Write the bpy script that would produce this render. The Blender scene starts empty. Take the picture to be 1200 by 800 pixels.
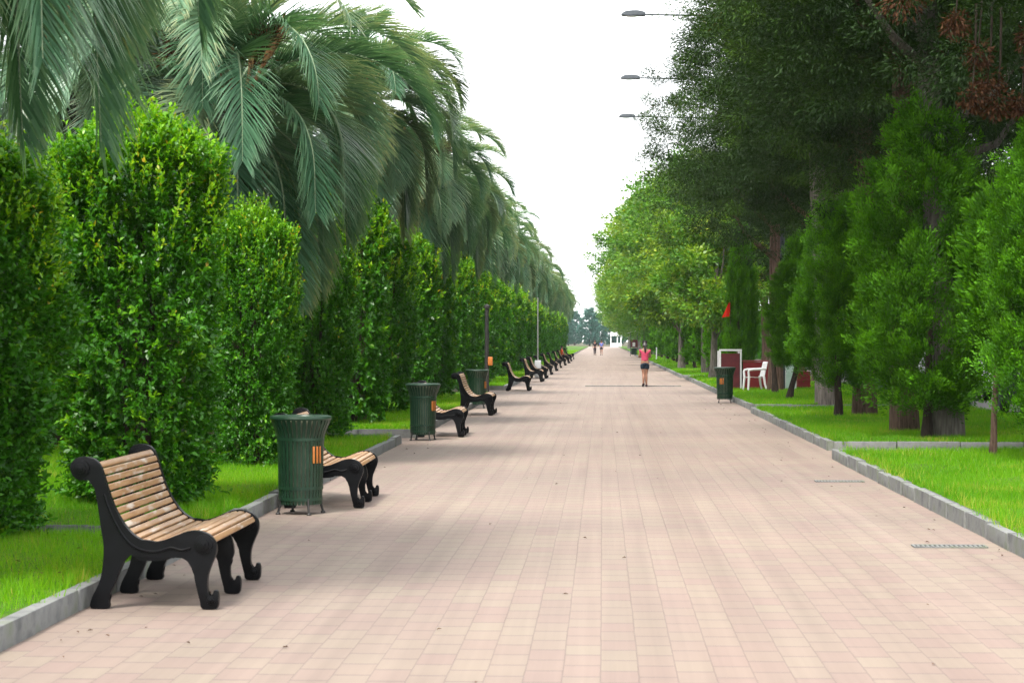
import bpy, bmesh, math, random
import numpy as np
from mathutils import Vector
PI = math.pi
R = math.radians
scene = bpy.context.scene
COL = scene.collection
rng = np.random.default_rng(11)
random.seed(5)

# ------------------------------------------------------------------ materials
def new_mat(name):
    m = bpy.data.materials.new(name); m.use_nodes = True
    nt = m.node_tree; nt.nodes.clear()
    out = nt.nodes.new('ShaderNodeOutputMaterial')
    return m, nt, out

def node(nt, t, **kw):
    n = nt.nodes.new(t)
    for k, v in kw.items():
        setattr(n, k, v)
    return n

def ramp(nt, fac, stops):
    r = node(nt, 'ShaderNodeValToRGB')
    e = r.color_ramp.elements
    while len(e) < len(stops): e.new(0.5)
    for i, (p, c) in enumerate(stops):
        e[i].position = p; e[i].color = (*c, 1)
    nt.links.new(fac, r.inputs[0])
    return r.outputs[0]

def noise(nt, scale, detail=4, vec=None, rough=.6):
    n = node(nt, 'ShaderNodeTexNoise')
    n.inputs['Scale'].default_value = scale; n.inputs['Detail'].default_value = detail
    n.inputs['Roughness'].default_value = rough
    if vec is not None: nt.links.new(vec, n.inputs['Vector'])
    return n.outputs['Fac']

def mapping(nt, scale=(1, 1, 1), src='Object'):
    tc = node(nt, 'ShaderNodeTexCoord'); mp = node(nt, 'ShaderNodeMapping')
    mp.inputs['Scale'].default_value = scale
    nt.links.new(tc.outputs[src], mp.inputs[0])
    return mp.outputs[0]

def bump(nt, h, strength=.3, dist=.02):
    b = node(nt, 'ShaderNodeBump')
    b.inputs['Strength'].default_value = strength; b.inputs['Distance'].default_value = dist
    nt.links.new(h, b.inputs['Height'])
    return b.outputs[0]

def surf(name, c1, c2, scale=8, rough=.6, spec=.4, metal=0, stretch=(1, 1, 1), bmp=.15, bdist=.01, c3=None):
    m, nt, out = new_mat(name)
    v = mapping(nt, stretch)
    f = noise(nt, scale, 6, v)
    stops = [(.32, c1), (.68, c2)] if c3 is None else [(.3, c1), (.5, c2), (.7, c3)]
    col = ramp(nt, f, stops)
    p = node(nt, 'ShaderNodeBsdfPrincipled')
    nt.links.new(col, p.inputs['Base Color'])
    p.inputs['Roughness'].default_value = rough; p.inputs['Metallic'].default_value = metal
    p.inputs['Specular IOR Level'].default_value = spec
    if bmp: nt.links.new(bump(nt, noise(nt, scale * 5, 4, v), bmp, bdist), p.inputs['Normal'])
    nt.links.new(p.outputs[0], out.inputs[0])
    return m

def leaf_mat(name, stops, young=None, trans=.3, rough=.4, spec=.5, tcol=1.5):
    """leaf colour varies by the leaf's own tint, new growth by 'young'"""
    m, nt, out = new_mat(name)
    a = node(nt, 'ShaderNodeAttribute', attribute_name='tint')
    col = ramp(nt, a.outputs['Fac'], stops)
    if young:
        y = node(nt, 'ShaderNodeAttribute', attribute_name='young')
        mx = node(nt, 'ShaderNodeMix', data_type='RGBA')
        nt.links.new(y.outputs['Fac'], mx.inputs[0])
        nt.links.new(col, mx.inputs[6])
        nt.links.new(ramp(nt, a.outputs['Fac'], young), mx.inputs[7])
        col = mx.outputs[2]
    p = node(nt, 'ShaderNodeBsdfPrincipled')
    nt.links.new(col, p.inputs['Base Color'])
    p.inputs['Roughness'].default_value = rough
    p.inputs['Specular IOR Level'].default_value = spec
    t = node(nt, 'ShaderNodeBsdfTranslucent')
    g = node(nt, 'ShaderNodeMix', data_type='RGBA', blend_type='MULTIPLY')
    g.inputs[0].default_value = 1
    nt.links.new(col, g.inputs[6]); g.inputs[7].default_value = (tcol * 1.1, tcol, tcol * .5, 1)
    nt.links.new(g.outputs[2], t.inputs[0])
    ms = node(nt, 'ShaderNodeMixShader'); ms.inputs[0].default_value = trans
    nt.links.new(p.outputs[0], ms.inputs[1]); nt.links.new(t.outputs[0], ms.inputs[2])
    nt.links.new(ms.outputs[0], out.inputs[0])
    return m

M = {}
M['bush'] = leaf_mat('hedge leaf', [(0, (0.01411, 0.07009, 0.004374)), (.45, (0.03704, 0.1602, 0.005346)), (.85, (0.06615, 0.2253, 0.00729)), (1, (0.1234, 0.2704, 0.01215))],
                     [(0, (0.09923, 0.3004, 0.00432)), (.6, (0.1764, 0.4005, 0.0054)), (.9, (0.3087, 0.4506, 0.0081)), (1, (0.4631, 0.2754, 0.0162))], .33, .38, .35)
M['cypress'] = leaf_mat('cypress spray', [(0, (0.01624, 0.06739, 0.001728)), (.5, (0.04224, 0.1497, 0.00216)), (1, (0.08446, 0.2246, 0.00432))],
                        [(0, (0.06859, 0.2444, 0.00324)), (1, (0.12, 0.34, 0.0054))], .25, .6, .2)
M['conifer'] = leaf_mat('dark conifer spray', [(0, (0.005301, 0.01704, 0.001944)), (.5, (0.01166, 0.03802, 0.002592)), (.9, (0.02226, 0.05572, 0.003564)), (1, (0.05831, 0.04916, 0.00648))],
                        [(0, (0.03206, 0.09015, 0.006048)), (1, (0.06413, 0.1311, 0.00756))], .15, .6, .25)
M['broad'] = leaf_mat('broad leaf', [(0, (0.0285, 0.09975, 0.009)), (.5, (0.06175, 0.1785, 0.0108)), (1, (0.1235, 0.2625, 0.0162))],
                      [(0, (0.133, 0.252, 0.0108)), (.7, (0.228, 0.3255, 0.0162)), (1, (0.38, 0.3465, 0.018))], .3, .45, .4)
M['hazed_leaf'] = leaf_mat('haze-tinted conifer spray', [(0, (.05, .15, .13)), (1, (.10, .24, .19))], None, .15, .6, .2)  # distance haze is mixed into this pale teal leaf colour
M['frond'] = leaf_mat('palm leaflet', [(0, (0.03864, 0.1129, 0.05699)), (.45, (0.0966, 0.2195, 0.1248)), (.8, (0.1811, 0.3199, 0.2035)), (1, (0.326, 0.3889, 0.2307))],
                      [(0, (0.09056, 0.06272, 0.02714)), (.6, (0.169, 0.1254, 0.05428)), (1, (0.1811, 0.1882, 0.06785))], .34, .36, .5, 1.25)
M['rust'] = leaf_mat('dead spray', [(0, (.03, .012, .006)), (.6, (.07, .030, .014)), (1, (.11, .055, .028))], None, .15, .7, .1)
M['grass'] = leaf_mat('grass blade', [(0, (0.06571, 0.2048, 0.002304)), (.5, (0.1162, 0.3234, 0.003072)), (.86, (0.192, 0.3988, 0.004608)), (1, (0.364, 0.3449, 0.06144))], None, .45, .5, .3, 1.35)
M['soil'] = surf('lawn soil', (.032, .085, .006), (.052, .125, .009), 6, .95, .1, c3=(.10, .08, .04))
M['earth'] = surf('earth', (.06, .06, .035), (.10, .09, .06), 2, .95, .1)
M['asphalt'] = surf('asphalt', (.10, .10, .10), (.16, .155, .15), 20, .9, .3)
M['kerb'] = surf('kerb stone', (.10, .105, .105), (.18, .185, .18), 5, .85, .3, c3=(.13, .15, .105), bmp=.3)
M['bark'] = surf('reddish bark', (.06, .038, .028), (.20, .13, .10), 6, .95, .1, stretch=(5, 5, .5), bmp=1, bdist=.03)
M['bark_grey'] = surf('grey bark', (.09, .08, .07), (.26, .23, .20), 5, .95, .1, stretch=(5, 5, .5), bmp=1, bdist=.03)
M['bark_dark'] = surf('dark bark', (.025, .02, .017), (.07, .052, .04), 6, .95, .1, stretch=(5, 5, .6), bmp=1, bdist=.02)
M['palm_trunk'] = surf('palm trunk', (.035, .028, .022), (.13, .10, .07), 7, .95, .1, stretch=(2, 2, 3), bmp=1, bdist=.03)
M['spathe'] = surf('woody spathe', (.22, .10, .045), (.36, .18, .08), 6, .6, .3, stretch=(4, 4, .6))
M['iron'] = surf('black cast iron', (.002, .0022, .0026), (.004, .0044, .0055), 14, .40, .14, bmp=.2, bdist=.004)
M['binpaint'] = surf('dark green paint', (.006, .024, .012), (.011, .038, .019), 9, .38, .35)
M['liner'] = surf('bin liner', (.20, .20, .14), (.38, .37, .27), 7, .8, .2)
M['orange'] = surf('orange plate', (.34, .10, .02), (.48, .17, .03), 7, .5, .4)
M['white'] = surf('white plastic', (.74, .75, .75), (.82, .82, .82), 4, .4, .5, bmp=0)
M['white_paint'] = surf('white paint', (.66, .67, .66), (.80, .80, .79), 5, .5, .4)
M['pale_green'] = surf('pale green board', (.45, .60, .52), (.62, .74, .68), 3, .5, .3)
M['maroon'] = surf('maroon panel', (.09, .012, .018), (.14, .02, .025), 5, .5, .4)
M['red'] = surf('red panel', (.16, .010, .012), (.22, .014, .016), 5, .5, .4)
M['flag'] = surf('red cloth', (.72, .03, .02), (.82, .06, .03), 8, .8, .1)
M['grey_metal'] = surf('grey metal', (.045, .055, .065), (.08, .09, .10), 6, .45, .3)
M['lens'] = surf('lamp lens', (.45, .47, .48), (.55, .56, .57), 6, .2, .5)
M['dark_metal'] = surf('dark metal', (.012, .012, .012), (.03, .028, .026), 6, .5, .4)
M['skin'] = surf('skin', (.22, .11, .07), (.28, .145, .095), 12, .55, .3, bmp=0)
M['hair'] = surf('dark hair', (.006, .005, .005), (.02, .014, .012), 20, .45, .4, stretch=(3, 3, 1))
M['pink'] = surf('pink cotton', (.36, .04, .085), (.44, .07, .12), 14, .85, .1)
M['navy'] = surf('navy denim', (.008, .014, .022), (.016, .026, .04), 16, .85, .1)
M['black_cloth'] = surf('dark cloth', (.015, .012, .015), (.035, .022, .028), 14, .9, .1)
M['blue_cloth'] = surf('blue cloth', (.10, .12, .34), (.16, .18, .42), 14, .9, .1)
M['red_cloth'] = surf('red orange cloth', (.60, .08, .03), (.70, .13, .05), 14, .9, .1)
M['glass'] = surf('dark glass', (.006, .008, .01), (.012, .015, .018), 3, .08, .6, bmp=0)
M['rubber'] = surf('rubber', (.01, .01, .01), (.02, .02, .02), 10, .8, .2)
M['carpaint'] = surf('white car paint', (.72, .73, .74), (.80, .80, .80), 2, .25, .6, bmp=0)
M['darkpaint'] = surf('dark car paint', (.012, .014, .018), (.02, .022, .028), 2, .2, .6, bmp=0)

def wood_mat():
    m, nt, out = new_mat('varnished slat wood')
    v = mapping(nt, (14, 1.2, 14))
    f = noise(nt, 3, 8, v, .7)
    col = ramp(nt, f, [(.3, (.21, .105, .045)), (.5, (.31, .175, .08)), (.72, (.39, .25, .135))])
    w = noise(nt, 3.2, 5, mapping(nt, (5, 1.1, 5)))
    wr = ramp(nt, w, [(.56, (0, 0, 0)), (.70, (1, 1, 1))])
    mx = node(nt, 'ShaderNodeMix', data_type='RGBA')
    nt.links.new(wr, mx.inputs[0]); nt.links.new(col, mx.inputs[6]); mx.inputs[7].default_value = (.50, .43, .36, 1)
    p = node(nt, 'ShaderNodeBsdfPrincipled')
    nt.links.new(mx.outputs[2], p.inputs['Base Color'])
    p.inputs['Roughness'].default_value = .42
    nt.links.new(bump(nt, f, .25, .004), p.inputs['Normal'])
    nt.links.new(p.outputs[0], out.inputs[0])
    return m
M['wood'] = wood_mat()

def paver_mat():
    m, nt, out = new_mat('pink block paving')
    tc = node(nt, 'ShaderNodeTexCoord')
    sx = node(nt, 'ShaderNodeSeparateXYZ'); cx = node(nt, 'ShaderNodeCombineXYZ')
    # slight wander so that no joint is ruler-straight
    nz = node(nt, 'ShaderNodeTexNoise'); nz.inputs['Scale'].default_value = .9; nz.inputs['Detail'].default_value = 3
    nt.links.new(tc.outputs['Object'], nz.inputs['Vector'])
    sc = node(nt, 'ShaderNodeVectorMath', operation='SCALE'); sc.inputs['Scale'].default_value = .016
    nt.links.new(nz.outputs['Color'], sc.inputs[0])
    ad = node(nt, 'ShaderNodeVectorMath', operation='ADD')
    nt.links.new(tc.outputs['Object'], ad.inputs[0]); nt.links.new(sc.outputs[0], ad.inputs[1])
    nt.links.new(ad.outputs[0], sx.inputs[0])
    ys = node(nt, 'ShaderNodeMath', operation='MULTIPLY'); ys.inputs[1].default_value = .17
    nt.links.new(sx.outputs['Y'], ys.inputs[0]); nt.links.new(ys.outputs[0], cx.inputs['X']); nt.links.new(sx.outputs['X'], cx.inputs['Y'])
    def brick(c1, c2, mortar):
        b = node(nt, 'ShaderNodeTexBrick')
        b.offset = .5; b.inputs['Scale'].default_value = 1
        b.inputs['Brick Width'].default_value = .36 * .17; b.inputs['Row Height'].default_value = .20
        b.inputs['Mortar Size'].default_value = .0034; b.inputs['Mortar Smooth'].default_value = .7
        b.inputs['Color1'].default_value = (*c1, 1); b.inputs['Color2'].default_value = (*c2, 1); b.inputs['Mortar'].default_value = (*mortar, 1)
        nt.links.new(cx.outputs[0], b.inputs['Vector'])
        return b
    b = brick((.228, .177, .153), (.234, .199, .160), (.178, .144, .128))
    big = noise(nt, .22, 4, mapping(nt, (.35, 1, 1)))
    tone = ramp(nt, big, [(.3, (.86, .83, .84)), (.7, (1.08, 1.04, 1.0))])
    mx = node(nt, 'ShaderNodeMix', data_type='RGBA', blend_type='MULTIPLY'); mx.inputs[0].default_value = 1
    nt.links.new(b.outputs['Color'], mx.inputs[6]); nt.links.new(tone, mx.inputs[7])
    fine = noise(nt, 45, 5)
    ft = ramp(nt, fine, [(.25, (.82, .81, .82)), (.75, (1.08, 1.08, 1.08))])
    m2 = node(nt, 'ShaderNodeMix', data_type='RGBA', blend_type='MULTIPLY'); m2.inputs[0].default_value = 1
    nt.links.new(mx.outputs[2], m2.inputs[6]); nt.links.new(ft, m2.inputs[7])
    dirt = noise(nt, 1.1, 6, None, .7)
    dt = ramp(nt, dirt, [(.28, (.74, .70, .68)), (.40, (.93, .91, .90)), (.50, (1, 1, 1))])
    m3 = node(nt, 'ShaderNodeMix', data_type='RGBA', blend_type='MULTIPLY'); m3.inputs[0].default_value = .95
    nt.links.new(m2.outputs[2], m3.inputs[6]); nt.links.new(dt, m3.inputs[7])
    p = node(nt, 'ShaderNodeBsdfPrincipled')
    nt.links.new(m3.outputs[2], p.inputs['Base Color']); p.inputs['Roughness'].default_value = .75
    p.inputs['Specular IOR Level'].default_value = .3
    inv = node(nt, 'ShaderNodeMath', operation='SUBTRACT'); inv.inputs[0].default_value = 1
    nt.links.new(b.outputs['Fac'], inv.inputs[1])
    nt.links.new(bump(nt, inv.outputs[0], .5, .006), p.inputs['Normal'])
    nt.links.new(p.outputs[0], out.inputs[0])
    return m
M['paver'] = paver_mat()

# ------------------------------------------------------------------ object helpers
def obj(name, me, parent=None, loc=None):
    o = bpy.data.objects.new(name, me); COL.objects.link(o)
    if parent is not None: o.parent = parent
    if loc is not None: o.location = loc
    return o

def thing(name, loc, label, cat, group=None, rz=0, scale=None):
    o = bpy.data.objects.new(name, None); COL.objects.link(o)
    o.empty_display_size = .2
    o.location = loc; o.rotation_euler.z = rz
    if scale is not None: o.scale = scale if isinstance(scale, (tuple, list)) else (scale,) * 3
    o['label'] = label; o['category'] = cat
    if group: o['group'] = group
    return o

def tag(o, label, cat, group=None):
    o['label'] = label; o['category'] = cat
    if group: o['group'] = group
    return o

def structure(o, kind='structure'):
    o['kind'] = kind
    return o

def copy_tree(src, parent=None):
    c = src.copy(); COL.objects.link(c)
    if parent is not None: c.parent = parent
    for ch in src.children:
        copy_tree(ch, c)
    return c

def np_mesh(name, verts, faces, mat, attrs=None, smooth=False):
    verts = np.asarray(verts, dtype=np.float32); faces = np.asarray(faces, dtype=np.int32)
    me = bpy.data.meshes.new(name)
    n, k = faces.shape
    me.vertices.add(len(verts)); me.vertices.foreach_set('co', verts.ravel())
    me.loops.add(n * k); me.loops.foreach_set('vertex_index', faces.ravel())
    me.polygons.add(n)
    me.polygons.foreach_set('loop_start', np.arange(0, n * k, k, dtype=np.int32))
    me.polygons.foreach_set('loop_total', np.full(n, k, dtype=np.int32))
    if smooth: me.polygons.foreach_set('use_smooth', np.ones(n, dtype=bool))
    me.update(calc_edges=True)
    for an, av in (attrs or {}).items():
        a = me.attributes.new(an, 'FLOAT', 'FACE')
        a.data.foreach_set('value', np.asarray(av, dtype=np.float32))
    me.materials.append(mat)
    return me

def bm_mesh(name, bm, mat, smooth=True, angle=40):
    me = bpy.data.meshes.new(name)
    bmesh.ops.recalc_face_normals(bm, faces=bm.faces)
    bm.to_mesh(me); bm.free()
    me.materials.append(mat)
    if smooth:
        me.polygons.foreach_set('use_smooth', [True] * len(me.polygons))
        me.set_sharp_from_angle(angle=R(angle))
    return me

def add_box(bm, c, s, bev=.0, rot=None, seg=2):
    vs = bmesh.ops.create_cube(bm, size=1)['verts']
    for v in vs:
        p = Vector((v.co.x * s[0], v.co.y * s[1], v.co.z * s[2]))
        if rot is not None: p.rotate(rot)
        v.co = p + Vector(c)
    if bev:
        es = list({e for v in vs for e in v.link_edges})
        bmesh.ops.bevel(bm, geom=es, offset=bev, segments=seg, affect='EDGES', profile=.6)

def add_tube(bm, pts, rads, n=8, cap=True):
    pts = [Vector(p) for p in pts]
    if not hasattr(rads, '__len__'): rads = [rads] * len(pts)
    rings = []; ref = None
    for i, p in enumerate(pts):
        t = (pts[min(i + 1, len(pts) - 1)] - pts[max(i - 1, 0)]).normalized()
        if ref is None:
            ref = t.orthogonal().normalized()
        ref = (ref - t * ref.dot(t)).normalized()
        b = t.cross(ref)
        rings.append([bm.verts.new(p + (ref * math.cos(2 * PI * k / n) + b * math.sin(2 * PI * k / n)) * rads[i]) for k in range(n)])
    for a, b_ in zip(rings, rings[1:]):
        for k in range(n):
            bm.faces.new((a[k], a[(k + 1) % n], b_[(k + 1) % n], b_[k]))
    if cap:
        bm.faces.new(rings[0][::-1]); bm.faces.new(rings[-1])

def add_lathe(bm, prof, n=24, c=(0, 0, 0)):
    rings = []
    for r, z in prof:
        rings.append([bm.verts.new((c[0] + r * math.cos(2 * PI * k / n), c[1] + r * math.sin(2 * PI * k / n), c[2] + z)) for k in range(n)])
    for a, b in zip(rings, rings[1:]):
        for k in range(n):
            bm.faces.new((a[k], a[(k + 1) % n], b[(k + 1) % n], b[k]))

def add_prism(bm, pts, y0, y1, bev=0):
    """closed outline in x-z extruded along y"""
    a = [bm.verts.new((x, y0, z)) for x, z in pts]
    b = [bm.verts.new((x, y1, z)) for x, z in pts]
    f0 = bm.faces.new(a); f1 = bm.faces.new(b[::-1])
    n = len(pts)
    for i in range(n):
        bm.faces.new((a[i], a[(i + 1) % n], b[(i + 1) % n], b[i]))
    if bev:
        es = list(set(f0.edges) | set(f1.edges))
        bmesh.ops.bevel(bm, geom=es, offset=bev, segments=2, affect='EDGES', profile=.6)

def catmull(pts, sub=4, closed=True):
    n = len(pts); out = []
    rngi = range(n) if closed else range(n - 1)
    g = lambda i: pts[i % n] if closed else pts[max(0, min(n - 1, i))]
    for i in rngi:
        p0, p1, p2, p3 = (np.array(g(i + d), float) for d in (-1, 0, 1, 2))
        for k in range(sub):
            t = k / sub
            out.append(tuple(.5 * ((2 * p1) + (-p0 + p2) * t + (2 * p0 - 5 * p1 + 4 * p2 - p3) * t * t + (-p0 + 3 * p1 - 3 * p2 + p3) * t ** 3)))
    if not closed: out.append(tuple(map(float, pts[-1])))
    return out

# ------------------------------------------------------------------ leaf geometry
def unit(v):
    return v / np.maximum(np.linalg.norm(v, axis=1, keepdims=True), 1e-9)

def leaf_quads(P, D, N, L, W, fold=.25):
    """one folded kite per leaf: base, side, tip, side"""
    D = unit(D); S = unit(np.cross(D, N)); Nn = np.cross(S, D)
    L = np.broadcast_to(np.asarray(L, float), (len(P),))[:, None]; W = np.broadcast_to(np.asarray(W, float), (len(P),))[:, None]
    mid = P + D * L * .5 + Nn * W * fold
    V = np.stack([P, mid + S * W * .5, P + D * L - Nn * L * .08, mid - S * W * .5], axis=1).reshape(-1, 3)
    F = np.arange(len(P) * 4).reshape(-1, 4)
    return V, F

def rnd_dirs(n, g):
    return unit(g.normal(size=(n, 3)))

def lumps(th, z, g, amp, zf=2.2):
    s = 0
    for k in range(7):
        s = s + np.sin(th * g.integers(1, 6) + z * g.uniform(.6, 1.9) * zf + g.uniform(0, 6.28)) * amp / 3.2
    return s

def make_bush(seed, r, h, n, ll, n_shoot):
    """a clipped column: leafy twigs all over its surface, longer loose shoots on top"""
    g = np.random.default_rng(seed)
    k = 12; m = n // k
    ph = g.uniform(0, 6.28, 24)
    def lump(th, z):
        a = .06 * np.sin(2 * th + 1.1 * z + ph[0]) + .06 * np.sin(3 * th - 1.7 * z + ph[1]) + .05 * np.sin(5 * th + 2.9 * z + ph[2])
        return a + .05 * np.sin(7 * th - 4.3 * z + ph[3]) + .05 * np.sin(4 * th + 5.5 * z + ph[4]) + .07 * np.sin(1.9 * z + ph[5]) + .045 * np.sin(9 * th + 8 * z + ph[6])
    def prof(z): return np.minimum(1, (1 - z + .004) / .09) ** .55 * np.minimum(1, .80 + z * .40)
    top = g.uniform(0, 1, m) < .12
    z = g.uniform(0, 1, m) ** .92
    z = np.where(top, 1 - g.uniform(0, .10, m), z)
    th = g.uniform(0, 2 * PI, m)
    rr = r * (prof(z) * (1 + lump(th, z * h)))
    rad = np.where(top, rr * np.sqrt(g.uniform(0, 1, m)), rr - np.abs(g.normal(0, .11, m)) - .06)
    base = np.stack([rad * np.cos(th), rad * np.sin(th), .08 + z * (h - .10)], 1)
    outw = np.stack([np.cos(th), np.sin(th), 0 * th], 1)
    tw = unit(outw * (1.25 - z)[:, None] + np.array([0, 0, 1.]) * (.35 + .75 * z)[:, None] + rnd_dirs(m, g) * .45)
    tl = g.uniform(.10, .24, m) + (g.uniform(0, 1, m) < .07) * g.uniform(.05, .2, m)
    t = np.linspace(.08, 1, k)[None] + g.uniform(-.05, .05, (m, k))
    P = (base[:, None] + tw[:, None] * (t * tl[:, None])[..., None]).reshape(-1, 3)
    D = unit((tw[:, None] * (.35 + .5 * t)[..., None] + unit(g.normal(size=(m * k, 3))).reshape(m, k, 3) * .85).reshape(-1, 3) + np.repeat(outw, k, 0) * .2)
    N = unit(np.repeat(tw, k, 0) * .8 + np.array([0, 0, .5]) + rnd_dirs(m * k, g) * .6)
    L = ll * g.uniform(.45, 1.4, m * k)
    tt = g.beta(2, 2.4, m)
    tint = np.clip(np.repeat(tt, k) * .6 + g.uniform(0, .32, m * k), 0, .999)
    tint = np.where(g.uniform(0, 1, m * k) < .015, 1, tint)
    yp = np.clip((z - .60) / .40, 0, 1) ** 1.2 * .72 + .05 + .7 * lump(th * 1.3, z * h)
    yt = (g.uniform(0, 1, m) < yp) * g.uniform(.4, 1, m)
    young = np.repeat(yt, k) * np.clip(t.reshape(-1) * 1.2, 0, 1)
    # loose shoots on top and on the upper flanks
    ns = n_shoot; k2 = 16
    sz = 1 - g.uniform(0, 1, ns) ** 2 * .40; sth = g.uniform(0, 2 * PI, ns)
    srad = r * prof(sz) * np.where(sz > .9, np.sqrt(g.uniform(.05, 1, ns)), 1) * .95
    b2 = np.stack([srad * np.cos(sth), srad * np.sin(sth), sz * h - .08], 1)
    sd = unit(np.stack([np.cos(sth) * .6 * (1.35 - sz), np.sin(sth) * .6 * (1.35 - sz), np.ones(ns)], 1) + rnd_dirs(ns, g) * .22)
    sl_ = g.uniform(.14, .55, ns)
    t2 = g.uniform(.05, 1, (ns, k2))
    SP = (b2[:, None] + sd[:, None] * (t2 * sl_[:, None])[..., None]).reshape(-1, 3)
    SD = unit((sd[:, None] * .8 + rnd_dirs(ns * k2, g).reshape(ns, k2, 3) * .75).reshape(-1, 3))
    SN = unit(rnd_dirs(ns * k2, g) + np.array([0, 0, .5]))
    SL = ll * g.uniform(.6, 1.1, ns * k2)
    P = np.concatenate([P, SP]); D = np.concatenate([D, SD]); N = np.concatenate([N, SN]); L = np.concatenate([L, SL])
    tint = np.concatenate([tint, np.clip(g.beta(2, 2, ns * k2) * .8 + np.repeat(g.uniform(0, .35, ns), k2), 0, 1)])
    young = np.concatenate([young, g.uniform(.6, 1, ns * k2)])
    V, F = leaf_quads(P, D, N, L, L * .50)
    return np_mesh('hedge_foliage', V, F, M['bush'], {'tint': tint, 'young': young})

def make_cypress(seed, r, h, z0, n_plume, k, ll, point=.75, stem=True):
    g = np.random.default_rng(seed)
    nb = max(24, n_plume // 9)
    def prof(z): return np.minimum(1, z / .11) ** .5 * np.where(z < .45, 1, np.maximum(0, 1 - ((z - .45).clip(0) / .55) ** 1.9) ** point) * .97 + .03
    bz = g.uniform(0, 1, nb); bth = g.uniform(0, 2 * PI, nb); bb = g.integers(0, nb, n_plume)
    br_ = .30 * r * g.uniform(.6, 1.35, nb)
    q = rnd_dirs(n_plume, g) * (g.uniform(0, 1, n_plume) ** .33)[:, None] * br_[bb][:, None]
    brad = r * (prof(bz) * .86 + .10 * np.sin(2 * bth + bz * 5 + seed) * prof(bz)) * g.uniform(.80, 1.12, nb)
    C = np.stack([brad * np.cos(bth), brad * np.sin(bth), z0 + bz * (h - z0) * .95], 1)[bb]
    base = C + q * np.array([1, 1, 1.25])
    inner = g.uniform(0, 1, n_plume) < .14
    base[inner, :2] *= g.uniform(.2, .9, inner.sum())[:, None]
    base[:, 2] = np.maximum(base[:, 2], z0 - .05)
    th = np.arctan2(base[:, 1], base[:, 0]); z = ((base[:, 2] - z0) / (h - z0)).clip(0, 1)
    outw = np.stack([np.cos(th), np.sin(th), 0 * th], 1)
    pd = unit(outw * .8 + np.array([0, 0, .75]) + rnd_dirs(n_plume, g) * .6)
    plen = g.uniform(.20, .42, n_plume) * (r / .8) ** .5
    pn = unit(np.cross(pd, outw) + rnd_dirs(n_plume, g) * .5)
    t = g.uniform(0, 1, (n_plume, k)) ** .8
    spread = g.normal(0, 1, (n_plume, k)) * (.42 * (1 - t) + .10) * plen[:, None] * .8
    P = (base[:, None] + pd[:, None] * (t * plen[:, None])[..., None] + pn[:, None] * spread[..., None]).reshape(-1, 3)
    P = P + g.normal(0, .035, P.shape)
    D = (pd[:, None] + pn[:, None] * (np.sign(spread) * .45)[..., None]).reshape(-1, 3) + rnd_dirs(n_plume * k, g) * .35
    N = np.repeat(unit(outw + rnd_dirs(n_plume, g) * .9), k, 0) + rnd_dirs(n_plume * k, g) * .5
    L = ll * g.uniform(.6, 1.3, n_plume * k)
    tint = np.clip(np.repeat(g.beta(2, 2, n_plume), k) * .5 + .35 * t.reshape(-1) + g.uniform(-.05, .2, n_plume * k), 0, 1)
    young = np.clip((t.reshape(-1) - .45) * 1.6, 0, 1) * np.repeat(g.uniform(0, 1, n_plume) < .6, k)
    V, F = leaf_quads(P, D, N, L, L * .34)
    return np_mesh('cypress_crown', V, F, M['cypress'], {'tint': tint, 'young': young})

def make_crown(seed, lobes, n_clump, k, cr, ll, lw, mat, young_p, flat=.55, droop=0., up=.2, shell=.35):
    """leaf clumps spread through the volume of the crown's lobes (x,y,z,r)"""
    g = np.random.default_rng(seed)
    lb = np.array(lobes, float)
    w = lb[:, 3] ** 2; w /= w.sum()
    li = g.choice(len(lb), n_clump, p=w)
    d = rnd_dirs(n_clump, g)
    rad = lb[li, 3] * (1 - np.abs(g.normal(0, shell, n_clump))).clip(0, 1.05)
    C = lb[li, :3] + d * rad[:, None] * np.array([1, 1, .8])
    size = cr * g.uniform(.55, 1.35, n_clump)
    q = rnd_dirs(n_clump * k, g) * (g.uniform(0, 1, n_clump * k) ** .45)[:, None]
    q[:, 2] *= flat
    Q = q * np.repeat(size, k)[:, None]
    if droop: Q[:, 2] -= droop * (Q[:, 0] ** 2 + Q[:, 1] ** 2)
    P = np.repeat(C, k, 0) + Q
    D = unit(q) * .8 + np.repeat(d, k, 0) * .5 + rnd_dirs(n_clump * k, g) * .5 + np.array([0, 0, up])
    N = np.array([0, 0, 1.]) + rnd_dirs(n_clump * k, g) * .7
    L = ll * g.uniform(.6, 1.35, n_clump * k)
    ct = g.beta(2, 2, n_clump)
    tint = np.clip(np.repeat(ct, k) * .65 + g.uniform(0, .38, n_clump * k), 0, 1)
    yc = g.uniform(0, 1, n_clump) < young_p
    young = np.repeat(yc * g.uniform(.35, 1, n_clump), k) * g.uniform(.5, 1, n_clump * k)
    V, F = leaf_quads(P, D, N, L, L * lw)
    return np_mesh('crown', V, F, mat, {'tint': tint, 'young': young})

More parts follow.
